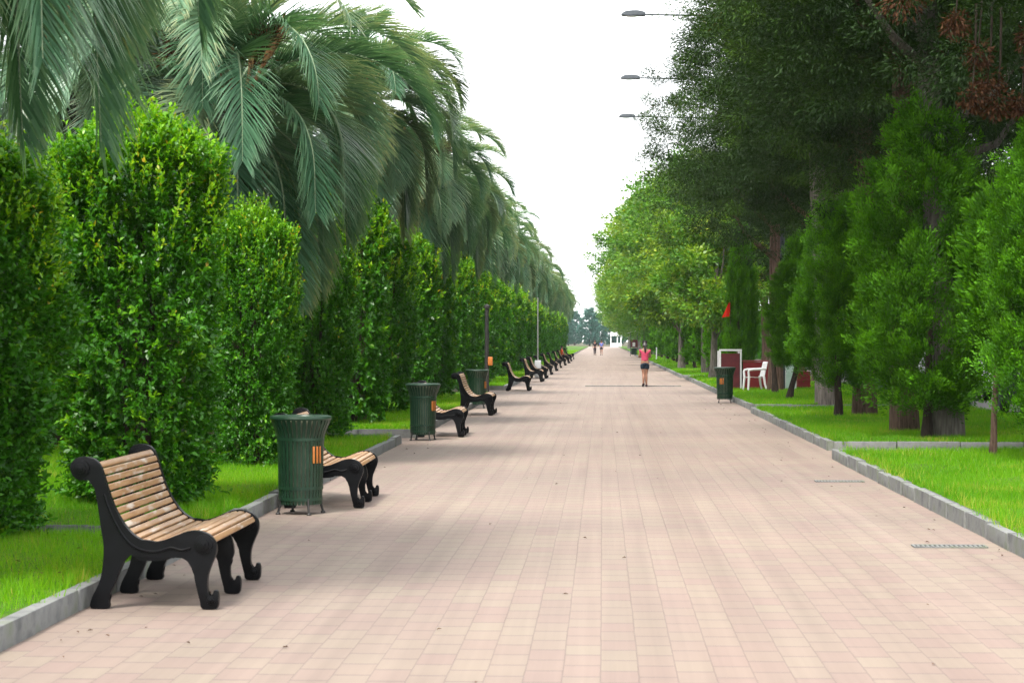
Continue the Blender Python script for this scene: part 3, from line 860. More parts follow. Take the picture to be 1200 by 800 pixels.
for i, (x, y, h, lab, s) in enumerate(PALMS):
    t = thing('palm_tree', (x, y, .08), lab, 'palm tree', 'palms in a row on the left', 0)
    tr = obj('trunk', ptrunk, t); tr.scale = (1, 1, h / PH)
    near = y < 70
    c = obj('crown', crowns[i % 3] if near else crown_far, t, (0, 0, h)); c.rotation_euler.z = i * 1.9 + .4; c.scale = (s * (.92 if i > 1 else 1),) * 3
    d = obj('dead_fronds', skirts[i % 2] if near else skirt_far, t, (0, 0, h - .15)); d.rotation_euler.z = i * 2.7; d.scale = (s,) * 3
    if y < 60:
        q = obj('spathe', sp_me, t, (.1, -.25, h - .1)); q.rotation_euler.z = i * .7 + 2.2; q.scale = (1.15,) * 3
        q = obj('flower_stalk', fl_me, t, (.15, -.45, h - .1)); q.rotation_euler.z = i * .7 + 2.6; q.scale = (1.2,) * 3

# ------------------------------------------------------------------ clipped cypresses, right
cyp = [make_cypress(200 + i, .88, 4.6, .50, 1400, 84, .060) for i in range(3)]
cyp_far = [make_cypress(210 + i, .85, 4.4, .5, 650, 18, .17) for i in range(2)]
ctrunk = [make_trunk(i, .085, 2.6, M['bark_dark'], ((.7, -.15, .12)[i], .1), flare=1.5) for i in range(3)]
CYP = [(5.9, 26.8, .78, .98, 0, 'cypress at the right edge, its crown cut by the frame'),
       (5.32, 33.2, 1.10, 1.16, 1, 'tallest broad clipped cypress, bright green and pointed, right of centre lawn'),
       (4.95, 42.4, .80, .94, 2, 'smaller clipped cypress left of the tallest one, on a slim dark trunk'),
       (5.08, 55.0, .60, .66, 0, 'round topped dark cypress behind the white chair'),
       (5.85, 61.0, .55, .92, 1, 'clipped cypress beside the white board'),
       (4.76, 69.0, .54, 1.16, 2, 'narrow light green cypress just right of the red pennant')]
y = 92.0; i = 0
while y < 240:
    CYP.append((5.25 + random.uniform(-.15, .15), y, random.uniform(.62, .8), random.uniform(.85, 1.05), 3 + i % 2,
                'narrow dark cypress in the far row behind the woman' if y < 135 else 'tiny far cypress in the row past the striped cart'))
    y += random.uniform(6, 8); i += 1
for (x, y, sr, sh, k, lab) in CYP:
    lab = lab.replace('striped cart', 'vending cart')
    t = thing('cypress_tree', (x, y, .12), lab, 'cypress', 'clipped cypresses on the right lawn', random.uniform(0, 6.28), (sr, sr, sh))
    cr_ = obj('crown', (cyp + cyp_far)[k], t, (0, 0, {61.0: .45, 55.0: .62, 42.4: .22, 26.8: -.05}.get(y, 0) / sh))
    tr = obj('trunk', ctrunk[k % 3], t)
    tr.scale = (.95 / sr, .95 / sr, 1 / sh)
    if x == 5.85: tr.location = (-.62 / sr * math.cos(t.rotation_euler.z), .62 / sr * math.sin(t.rotation_euler.z), 0); tr.rotation_euler = (0, 0, -t.rotation_euler.z)

# slim young stem by the right edge
t = thing('young_tree', (5.45, 28.3, .12), 'thin young stem standing directly behind the right edge cypress trunk', 'tree')
obj('trunk', make_trunk(31, .05, 2.4, M['bark'], (.1, 0)), t)
t2 = obj('crown', make_cypress(222, .4, 3.6, 1.6, 500, 20, .09), t)

# ------------------------------------------------------------------ tall dark conifers
def lobes_conifer(seed, h, r, z0, n):
    g = random.Random(seed); L = []
    for i in range(n):
        t = (i + .5) / n
        z = z0 + (h - z0) * t
        R_ = r * (1 - t ** 2.2 * .72) * g.uniform(.75, 1.05)
        a = i * 2.4 + g.uniform(-.4, .4)
        q = R_ * .58
        L.append((math.cos(a) * q, math.sin(a) * q, z + g.uniform(-.4, .3), R_ * .52 + .35))
    return L
con = []
for i in range(3):
    lb = lobes_conifer(300 + i, 13.8, 4.5, 6.0, 24)
    con.append((make_crown(300 + i, lb, 1150, 190, .42, .085, .28, M['conifer'], .22, .6, .25, .0, .3), lb))
con_far = make_crown(310, lobes_conifer(310, 13, 4.4, 5.2, 20), 620, 95, .5, .16, .36, M['conifer'], .25, .6, .25, 0, .3)
def con_trunk(seed, r, mat, lb, lean=(0, 0)):
    limbs = [(max(2.6, l[2] - 1.6), l[0], l[1], l[2], .10) for l in lb[::2]]
    return make_trunk(seed, r, 11.5, mat, lean, limbs, 1.25)
ctr = [con_trunk(70, .22, M['bark'], con[0][1], (.2, .1)), con_trunk(71, .26, M['bark_grey'], con[1][1], (-.5, .2)), con_trunk(72, .22, M['bark'], con[2][1])]
CON = [(7.9, 26.5, 0, 1.0, 'tall dark conifer over the upper right corner, trunk outside the frame'),
       (5.32, 35.6, 0, 1.0, 'tall dark conifer on a reddish trunk below the tallest cypress'),
       (5.72, 33.6, 1, 1.0, 'dark conifer with the thickest grey trunk, splayed foot, between reddish trunk and right edge cypress'),
       (5.60, 43.2, 2, .98, 'dark conifer on a slender reddish trunk seen just right of the slim cypress'),
       (5.62, 50.5, 1, 1.0, 'dark conifer whose pale grey upper trunk shows among the foliage'),
       (6.1, 53.8, 2, 1.0, 'dark conifer with a narrow brown trunk beside the thick grey one'),
       (5.45, 63.5, 0, 1.0, 'dark conifer with a broad brown trunk standing behind the white chair'),
       (8.0, 75.0, 3, .95, 'dark conifer behind the arm of the second street lamp'),
       (8.6, 88.0, 3, .95, 'dark conifer behind the arm of the third street lamp'),
       (8.2, 101.0, 3, .96, 'distant dark conifer at the lower end of the dark canopy edge'),]
for j, (x, y, k, s, lab) in enumerate(CON):
    t = thing('conifer_tree', (x, y, .14), lab, 'conifer', 'tall dark conifers behind the right lawn', j * 1.7 if k != 1 else (.2 if j == 2 else .9), s)
    obj('crown', con_far if k == 3 else con[k][0], t)
    obj('trunk', ctr[k % 3], t)
    if j == 0:
        # brown dead sprays hanging on bare twigs
        g = np.random.default_rng(77); tp = []
        VV = []; FF = []; TT = []; off = 0
        bm = bmesh.new()
        ct = math.cos(-t.rotation_euler.z); stn = math.sin(-t.rotation_euler.z)
        for (wx, wy, wz, rr) in ((4.05, 27.2, 6.35, .34), (5.0, 27, 5.55, .20), (5.15, 27.1, 5.2, .22), (4.9, 26.9, 4.95, .18), (5.25, 27, 4.9, .24), (5.7, 27, 5.75, .2), (5.75, 26.8, 5.35, .16), (5.55, 26.9, 4.85, .15), (4.7, 27, 5.95, .2)):
            dx, dy = wx - x, wy - y
            c = np.array([dx * ct - dy * stn, dx * stn + dy * ct, wz - .14])
            n = 260
            q = rnd_dirs(n, g) * (g.uniform(0, 1, n) ** .5)[:, None] * rr
            V, F = leaf_quads(c + q, q + rnd_dirs(n, g) * .1 - np.array([0, 0, .12]), rnd_dirs(n, g), .085, .03)
            VV.append(V); FF.append(F + off); TT.append(g.uniform(0, 1, n)); off += len(V)
            add_tube(bm, [c + np.array([.1, .2, 1.3]), c + np.array([.06, .05, .6]), c], [.02, .014, .006], 6)
        ds = obj('dead_sprays', np_mesh('dead_sprays', np.concatenate(VV), np.concatenate(FF), M['rust'], {'tint': np.concatenate(TT)}), t)
        obj('twig', bm_mesh('twig', bm, M['bark_dark']), ds)

lb = lobes_conifer(330, 11, 4.2, 1.2, 20)
con_low = make_crown(330, lb, 420, 80, .7, .22, .45, M['conifer'], .2, .6, .25, 0, .3)
cl_tr = con_trunk(75, .2, M['bark_dark'], lb)
for j, (x, y) in enumerate(((15.2, 27), (16.4, 35), (15.4, 44), (16.2, 53), (15.0, 63), (16, 75), (15.2, 88), (16, 103), (15.4, 120))):
    t = thing('conifer_tree', (x, y, 0), 'dark low branched conifer beyond the side street, seen between the trunks', 'conifer', 'conifers beyond the side street', j * 1.3, .95 + .1 * (j % 3))
    obj('crown', con_low, t); obj('trunk', cl_tr, t)

# ------------------------------------------------------------------ broad-leaved trees further along
def lobes_broad(seed, h, r, z0, n):
    g = random.Random(seed); L = []
    for i in range(n):
        a = i * 2.4 + g.uniform(-.3, .3); t = (i + .5) / n
        q = r * math.sqrt(1 - (2 * t - 1) ** 2) * .62
        z = z0 + (h - z0) * (.12 + .76 * t)
        L.append((math.cos(a) * q, math.sin(a) * q, z + g.uniform(-.5, .5), r * g.uniform(.34, .5)))
    return L
br = []
for i in range(2):
    lb = lobes_broad(400 + i, 13, 6.0, 3.0, 18)
    br.append((make_crown(400 + i, lb, 700, 60, .85, .24, .62, M['broad'], (.2, .6)[i], .55, .05, .1, .25), lb))
lbs = lobes_broad(420, 7.0, 2.6, 2.0, 12)
br.append((make_crown(420, lbs, 330, 60, .5, .17, .6, M['broad'], .45, .6, .05, .1, .28), lbs))
btr = [make_trunk(80 + i, .28 if i < 2 else .15, 9 if i < 2 else 5, M['bark_grey'], (.2, .1), [(max(1.6, l[2] * .5), l[0], l[1], l[2], .09 if i < 2 else .05) for l in br[i][1][::2]]) for i in range(3)]
BROAD = [(4.6, 84.0, 2, 1.0, 'small light green leafy tree under the dark canopy, left of the pennant'),
         (4.9, 96.0, 2, 1.05, 'small leafy tree with light green crown behind the first light green one'),
         (4.4, 112.0, 2, 1.2, 'yellowish leafy tree overhanging the right kerb beyond the woman'),
         (6.6, 120.0, 0, .98, 'large mid green leafy tree next to the last dark conifer'),
         (6.4, 136.0, 1, 1.0, 'large yellow green leafy tree, brightest of the far canopy'),
         (6.2, 153.0, 0, 1.03, 'large deep green leafy tree behind the yellow green one'),
         (5.9, 172.0, 1, 1.05, 'far yellow green tree that reaches over the path'),
         (5.6, 192.0, 0, 1.08, 'far deep green tree whose crown reaches farthest over the path')]
y = 214
while y < 420:
    BROAD.append((5.4 + random.uniform(-.4, .4), y, (len(BROAD)) % 2, random.uniform(.9, 1.05), 'remote leafy tree closing the right side of the path')); y += random.uniform(20, 26)
for j, (x, y, k, s, lab) in enumerate(BROAD):
    t = thing('leafy_tree', (x, y, .12), lab, 'tree', 'broad leaved trees along the right', j * 2.1, s)
    obj('crown', br[k][0], t); obj('trunk', btr[k], t)

# tree screen where the path ends
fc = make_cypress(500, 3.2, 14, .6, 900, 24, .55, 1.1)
fc.materials[0] = M['hazed_leaf']
ft = make_trunk(90, .25, 9, M['bark_dark'])
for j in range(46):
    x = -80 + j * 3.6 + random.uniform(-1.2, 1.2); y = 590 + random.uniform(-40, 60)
    t = thing('far_conifer', (x, y, 0), 'haze-tinted bluish distant conifer in the tree screen beyond the end of the path', 'conifer', 'bluish conifers closing the far end', j * 1.3, random.uniform(.55, .9))
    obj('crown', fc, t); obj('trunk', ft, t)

# ------------------------------------------------------------------ street lamps (long arms over the trees)
def make_lamp(reach):
    t = thing('street_lamp', (0, 0, 0), '', 'street lamp')
    H = 12.0
    bm = bmesh.new()
    add_tube(bm, [(0, 0, 0), (0, 0, 4), (0, 0, 8), (0, 0, H - .5)], [.10, .085, .07, .055], 12)
    obj('pole', bm_mesh('pole', bm, M['grey_metal']), t)
    bm = bmesh.new()
    add_tube(bm, [(0, 0, H - .55), (-.25, 0, H - .15), (-.8, 0, H - .10), (-reach + .3, 0, H)], [.045, .04, .035, .028], 10)
    obj('arm', bm_mesh('arm', bm, M['grey_metal']), t)
    bm = bmesh.new()
    prof = [(-.36, -.06), (-.35, .03), (-.22, .08), (.08, .10), (.30, .06), (.36, .02), (.36, -.05), (.28, -.07)]
    add_prism(bm, catmull(prof, 3), -.13, .13, .02)
    hd = obj('lamp_head', bm_mesh('lamp_head', bm, M['grey_metal']), t, (-reach, 0, H + .02))
    bm = bmesh.new()
    add_prism(bm, catmull([(-.28, -.04), (-.2, -.085), (.05, -.085), (.14, -.045)], 3), -.10, .10, .01)
    obj('lens', bm_mesh('lens', bm, M['lens']), hd)
    return t
lamp0 = make_lamp(4.7)
LY = [(64.0, 5.70, 'street lamp highest in the sky, grey head on a long visible arm'), (79.5, 5.82, 'second street lamp, grey head below the highest one'),
      (93.2, 5.86, 'third street lamp, smallest grey head lowest against the sky')]
for i, (y, x, lab) in enumerate(LY):
    l = lamp0 if i == 0 else copy_tree(lamp0)
    l.location = (x, y, .1); l['label'] = lab; l['group'] = 'long armed street lamps'

# pale lamp post, left, and dark post
t = thing('lamp_post', (-2.98, 92.6, .0), 'thin pale lamp post with grey foot box behind the far benches', 'lamp post')
bm = bmesh.new(); add_tube(bm, [(0, 0, .75), (0, 0, 2.2), (0, 0, 3.7)], [.034, .03, .028], 10)
obj('pole', bm_mesh('pole', bm, M['kerb']), t)
bm = bmesh.new(); add_box(bm, (0, 0, .40), (.30, .30, .8), .03)
obj('foot_box', bm_mesh('foot_box', bm, M['lens']), t)
t = thing('dark_post', (-3.52, 61.0, .1), 'dark post with an orange box, beside the third green bin', 'post')
bm = bmesh.new(); add_tube(bm, [(0, 0, 0), (0, 0, 1.4), (0, 0, 2.6)], [.075, .065, .06], 10)
add_lathe(bm, [(.06, 2.6), (.09, 2.62), (.09, 2.68), (.03, 2.72), (.001, 2.75)], 12)
obj('post_shaft', bm_mesh('post_shaft', bm, M['dark_metal']), t)
bm = bmesh.new(); add_box(bm, (.11, -.04, 1.0), (.14, .16, .26), .02)
obj('orange_box', bm_mesh('orange_box', bm, M['orange']), t)

# ------------------------------------------------------------------ booth, chair and small things right
t = thing('drinks_booth', (0, 0, .12), 'low dark red booth with white frame behind the right hand bin', 'booth')
bm = bmesh.new(); add_box(bm, (4.18, 66.0, .60), (.60, .05, 1.16)); add_box(bm, (4.50, 66.5, .60), (.05, .95, 1.16))
obj('dark_panel', bm_mesh('dark_panel', bm, M['maroon'], False), t)
bm = bmesh.new(); add_box(bm, (5.03, 66.05, .46), (.86, .05, .88)); add_box(bm, (5.03, 66.6, .93), (.9, 1.1, .03), .008)
obj('red_panel', bm_mesh('red_panel', bm, M['red'], False), t)
bm = bmesh.new()
add_box(bm, (3.85, 65.98, .63), (.06, .09, 1.26), .008); add_box(bm, (4.19, 65.98, 1.29), (.74, .09, .06), .008); add_box(bm, (4.53, 65.98, .63), (.05, .09, 1.26), .008)
add_box(bm, (3.85, 66.95, .63), (.06, .06, 1.26), .008); add_box(bm, (4.53, 66.95, .63), (.06, .06, 1.26), .008); add_box(bm, (5.48, 66.03, .46), (.04, .08, .92), .008)
obj('white_frame', bm_mesh('white_frame', bm, M['white_paint'], False), t)

def make_chair():
    t = thing('garden_chair', (4.84, 64.2, .13), 'white plastic garden chair on the lawn beside the red booth', 'chair', None, R(12))
    # chair faces -x; seat, back, arms, four legs
    bm = bmesh.new()
    g = [(-.25, .43), (-.1, .445), (.1, .43), (.22, .425)]
    n = 6
    rows = [[bm.verts.new((x, -.23 + .46 * k / n, z - .02 * math.cos((k / n - .5) * PI))) for k in range(n + 1)] for x, z in g]
    for a, b in zip(rows, rows[1:]):
        for k in range(n): bm.faces.new((a[k], a[k + 1], b[k + 1], b[k]))
    bmesh.ops.solidify(bm, geom=bm.faces[:], thickness=.022)
    obj('seat', bm_mesh('seat', bm, M['white']), t)
    from mathutils import Euler
    bm = bmesh.new()
    for k in range(5):
        yv = -.18 + .09 * k
        add_box(bm, (.30, yv, .66), (.018, .06, .44), .006, Euler((0, R(14), 0)))
    add_box(bm, (.365, 0, .885), (.03, .46, .075), .012, Euler((0, R(14), 0)))
    for yv in (-.22, .22): add_box(bm, (.30, yv, .66), (.03, .05, .50), .01, Euler((0, R(14), 0)))
    obj('backrest', bm_mesh('backrest', bm, M['white'], False), t)
    for yv in (-.25, .25):
        bm = bmesh.new()
        add_tube(bm, [(.32, yv, .70), (.15, yv * 1.08, .685), (-.15, yv * 1.12, .675), (-.25, yv * 1.1, .655), (-.275, yv * 1.08, .60)], [.03, .033, .035, .033, .03], 8)
        obj('armrest', bm_mesh('armrest', bm, M['white']), t)
        bm = bmesh.new(); add_tube(bm, [(-.275, yv * 1.08, .62), (-.255, yv * 1.05, .42), (-.29, yv * 1.12, 0)], [.034, .04, .03], 8)
        obj('leg', bm_mesh('leg', bm, M['white']), t)
        bm = bmesh.new(); add_tube(bm, [(.24, yv * .95, .46), (.27, yv * 1.02, .22), (.33, yv * 1.1, 0)], [.04, .036, .03], 8)
        obj('leg', bm_mesh('leg', bm, M['white']), t)
make_chair()

t = thing('white_board', (6.05, 65.0, .13), 'white and pale green board standing behind the tree trunks', 'board')
bm = bmesh.new(); add_box(bm, (0, 0, .42), (.30, .04, .84), .004)
obj('board_panel', bm_mesh('board_panel', bm, M['pale_green'], False), t)
bm = bmesh.new()
for x in (-.17, .17): add_box(bm, (x, 0, .44), (.05, .06, .90), .006)
add_box(bm, (0, 0, .87), (.30, .06, .05), .006)
obj('board_frame', bm_mesh('board_frame', bm, M['white_paint'], False), t)
t = thing('red_crate', (6.55, 65.8, .13), 'bright red crate between the dark trunks', 'crate')
bm = bmesh.new()
add_box(bm, (0, 0, .30), (.42, .34, .60), .02)
for z in (.12, .3, .48): add_box(bm, (0, 0, z), (.45, .37, .05), .008)
obj('crate_shell', bm_mesh('crate_shell', bm, M['red'], False), t)
# pennant
t = thing('red_pennant', (4.36, 68.7, .13), 'small red pennant showing at the edge of the narrow light cypress', 'flag')
bm = bmesh.new(); add_tube(bm, [(0, 0, 0), (0, 0, 1.5), (0, 0, 2.95)], [.014, .012, .010], 8)
obj('flag_pole', bm_mesh('flag_pole', bm, M['bark_dark']), t)
bm = bmesh.new()
nu, nv = 5, 8; rows = []
for i in range(nv + 1):
    v = i / nv; row = []
    for k in range(nu + 1):
        u = k / nu
        w = .05 + .23 * v
        row.append(bm.verts.new((-u * w - .008, .03 * math.sin(u * 5 + v * 2) - .02, 2.92 - .5 * v - .04 * u)))
    rows.append(row)
for a, b in zip(rows, rows[1:]):
    for k in range(nu): bm.faces.new((a[k], a[k + 1], b[k + 1], b[k]))
bmesh.ops.solidify(bm, geom=bm.faces[:], thickness=.006)
obj('pennant_cloth', bm_mesh('pennant_cloth', bm, M['flag']), t)

# railing and parked cars beyond the right lawn
t = thing('street_railing', (8.75, 48, 0), 'dark green picket railing between lawn and side street', 'railing')
bm = bmesh.new()
for k in range(120):
    add_box(bm, (0, k * .2, .45), (.02, .02, .9))
for z in (.15, .8): add_box(bm, (0.022, 12, z), (.02, 24.2, .03))
obj('pickets', bm_mesh('pickets', bm, M['binpaint'], False), t)

def make_car(paint):
    t = thing('parked_car', (0, 0, 0), '', 'car')
    # length along x here, nose at -x; body below, cabin above
    bm = bmesh.new()
    lower = catmull([(-2.05, .35), (-2.1, .55), (-1.95, .72), (-1.1, .84), (-.6, .90), (1.2, .95), (1.85, .93), (2.05, .80), (2.08, .45), (1.95, .28), (0, .24), (-1.9, .26)], 3)
    add_prism(bm, lower, -.82, .82, .10)
    body = obj('body', bm_mesh('body', bm, paint), t)
    bm = bmesh.new()
    zz = [(-1.0, .86, .74), (-.25, 1.36, .60), (.1, 1.44, .57), (.9, 1.43, .56), (1.35, 1.32, .58), (1.85, .92, .72)]
    rows = []
    for x, z, w in zz:
        rows.append([bm.verts.new(p) for p in ((x, -.74, .88), (x, -w, z - .03), (x, -w * .9, z), (x, w * .9, z), (x, w, z - .03), (x, .74, .88))])
    for a, b in zip(rows, rows[1:]):
        for k in range(5): bm.faces.new((a[k], a[k + 1], b[k + 1], b[k]))
    obj('cabin', bm_mesh('cabin', bm, M['glass']), t)
    bm = bmesh.new()
    rows = []
    for x, z, w in ((-.3, 1.355, .62), (.1, 1.455, .60), (.9, 1.445, .59), (1.4, 1.33, .60)):
        rows.append([bm.verts.new(p) for p in ((x, -w, z - .02), (x, -w * .85, z + .012), (x, w * .85, z + .012), (x, w, z - .02))])
    for a, b in zip(rows, rows[1:]):
        for k in range(3): bm.faces.new((a[k], a[k + 1], b[k + 1], b[k]))
    for yv in (-1, 1):
        for x0, x1 in ((-.95, -.3), (.38, .42), (1.8, 1.3)):
            add_tube(bm, [(x0, yv * .75, .88), (x1, yv * .615, 1.36)], .04, 6)
    obj('roof', bm_mesh('roof', bm, paint), t)
    for x in (-1.3, 1.3):
        for yv in (-.74, .74):
            bm = bmesh.new()
            pts = [(x + .31 * math.cos(a * PI / 12), .31 + .31 * math.sin(a * PI / 12)) for a in range(24)]
            add_prism(bm, pts, yv - .1, yv + .1, .03)
            w = obj('wheel', bm_mesh('wheel', bm, M['rubber']), t)
            bm = bmesh.new()
            pts = [(x + .19 * math.cos(a * PI / 10), .31 + .19 * math.sin(a * PI / 10)) for a in range(20)]
            add_prism(bm, pts, yv - .115, yv + .115, .02)
            obj('rim', bm_mesh('rim', bm, M['grey_metal']), w)
    for yv in (-.6, .6):
        bm = bmesh.new(); add_box(bm, (-2.03, yv, .66), (.14, .34, .13), .03)
        obj('headlight', bm_mesh('headlight', bm, M['lens']), t)
    return t
for (x, y, mt, lab) in ((11.2, 42.0, 'carpaint', 'white parked car glimpsed between grey trunk and right edge cypress trunk'),
                        (10.4, 47.5, 'darkpaint', 'dark parked car glimpsed beyond the thickest trunk'),
                        (10.4, 60.0, 'carpaint', 'white parked car farther along the side street'),
                        (10.6, 33.0, 'carpaint', 'white parked car under the right edge cypress')):
    c = make_car(M[mt]); c.location = (x, y, 0); c.rotation_euler.z = PI / 2
    c['label'] = lab; c['group'] = 'cars parked along the side street'

# vending cart and pavilion far down the path
t = thing('vending_cart', (3.25, 216, 0), 'far vending cart with tilted white canopy and dark red box', 'cart')
from mathutils import Euler
bm = bmesh.new(); add_box(bm, (0, 0, 2.62), (1.1, 1.2, .06), .02, Euler((0, R(-16), 0)))
obj('canopy', bm_mesh('canopy', bm, M['white_paint'], False), t)
bm = bmesh.new(); add_box(bm, (.15, 0, 1.35), (.75, .9, .8), .03)
obj('box', bm_mesh('box', bm, M['maroon'], False), t)
bm = bmesh.new(); add_box(bm, (.12, -.46, 1.25), (.28, .02, .42))
obj('white_label', bm_mesh('white_label', bm, M['white_paint'], False), t)
bm = bmesh.new()
for x in (-.25, .48):
    for yv in (-.38, .38): add_tube(bm, [(x, yv, 0), (x, yv, 2.6)], .03, 6)
add_box(bm, (.12, 0, .5), (.6, .7, .7), .02)
obj('stand', bm_mesh('stand', bm, M['binpaint'], False), t)
t = thing('pavilion', (3.2, 480, 0), 'tiny white open sided pavilion where the path ends', 'pavilion')
bm = bmesh.new()
for x in (-1.2, .35, 1.2):
    for yv in (-1, 1): add_box(bm, (x, yv, 1.4), (.22, .22, 2.8), .02)
obj('posts', bm_mesh('posts', bm, M['white'], False), t)
bm = bmesh.new(); add_box(bm, (-.3, 0, 3.2), (2.0, 2.4, .8), .05); add_box(bm, (0, 0, 2.74), (2.9, 2.8, .12), .02)
obj('roof', bm_mesh('roof', bm, M['white'], False), t)
bm = bmesh.new(); add_box(bm, (0, 0, .5), (2.3, 1.7, 1.0), .03)
obj('counter', bm_mesh('counter', bm, M['lens'], False), t)
bm = bmesh.new(); add_tube(bm, [(0, 0, 0), (0, 0, .5), (0, 0, 1.0)], [.05, .05, .04], 8); add_lathe(bm, [(.05, .95), (.06, 1.0), (.001, 1.05)], 8)
o = obj('marker_post', bm_mesh('marker_post', bm, M['white_paint'])); o.location = (4.3, 160, .1)
tag(o, 'small white marker post on the far lawn right of the woman', 'post')

# drains
def drain(name, c, sx, sy, label, n, h=.012):
    t = thing(name, (c[0], c[1], 0), label, 'drain')
    bm = bmesh.new()
    add_box(bm, (0, -sy / 2, h / 2 + .002), (sx, .02, h)); add_box(bm, (0, sy / 2, h / 2 + .002), (sx, .02, h))
    for s in (-1, 1): add_box(bm, (s * (sx / 2 - .012), 0, h / 2 + .002), (.02, sy - .022, h))
    obj('frame', bm_mesh('frame', bm, M['kerb'], False), t)
    bm = bmesh.new()
    for k in range(n): add_box(bm, (-sx / 2 + .03 + (sx - .06) * (k + .5) / n, 0, h / 2 + .001), ((sx - .06) / n * .45, sy - .024, h * .8))
    obj('grate_bars', bm_mesh('grate_bars', bm, M['kerb'], False), t)
    bm = bmesh.new(); add_box(bm, (0, 0, .003), (sx - .044, sy - .022, .002))
    obj('pit', bm_mesh('pit', bm, M['rubber'], False), t)
drain('drain_grate', (2.93, 17.1), .62, .17, 'dark drain grate by the right kerb nearest the camera', 14)
drain('drain_grate', (2.92, 24.9), .6, .17, 'dark drain grate by the right kerb at the end of its first stretch', 14)
drain('drain_channel', (1.15, 75.7), 3.6, .5, 'dark drain channel across the path at the feet of the woman in pink', 60, .022)

# ------------------------------------------------------------------ people
def skin_mesh(name, verts, edges, radii, mat, root=0, sub=2):
    me = bpy.data.meshes.new(name + '_skeleton')
    me.from_pydata(verts, edges, [])
    o = bpy.data.objects.new(name + '_skeleton', me); COL.objects.link(o)
    sm = o.modifiers.new('skin', 'SKIN'); sm.use_smooth_shade = True
    sd = o.modifiers.new('sub', 'SUBSURF'); sd.levels = sd.render_levels = sub
    lay = me.skin_vertices[0].data
    for i, r in enumerate(radii):
        lay[i].radius = (r, r) if not hasattr(r, '__len__') else r
        lay[i].use_root = (i == root)
    dg = bpy.context.evaluated_depsgraph_get(); dg.update()
    out = bpy.data.meshes.new_from_object(o.evaluated_get(dg))
    bpy.data.objects.remove(o); bpy.data.meshes.remove(me)
    out.name = name
    out.materials.clear(); out.materials.append(mat)
    out.polygons.foreach_set('use_smooth', [True] * len(out.polygons))
    return out

def hand_chain(V, E, Rr, wrist_i, wrist, d, n, side):
    """palm plus four fingers and a thumb as short tapering chains"""
    d = Vector(d).normalized(); n = Vector(n).normalized(); s = d.cross(n).normalized() * side
    w = Vector(wrist)
    pi = len(V); V.append(w + d * .05); E.append((wrist_i, pi)); Rr.append((.030, .016))
    for k, (o, l) in enumerate(((-.027, .062), (-.009, .074), (.009, .070), (.027, .055))):
        a = len(V); V.append(w + d * .085 + s * o); E.append((pi, a)); Rr.append(.0095)
        V.append(w + d * (.085 + l * .5) + s * o * 1.15 + n * .008); E.append((a, a + 1)); Rr.append(.0085)
        V.append(w + d * (.085 + l) + s * o * 1.15 + n * .026); E.append((a + 1, a + 2)); Rr.append(.007)
    a = len(V); V.append(w + d * .055 - s * .042); E.append((pi, a)); Rr.append(.011)
    V.append(w + d * .088 - s * .058 + n * .012); E.append((a, a + 1)); Rr.append(.009)

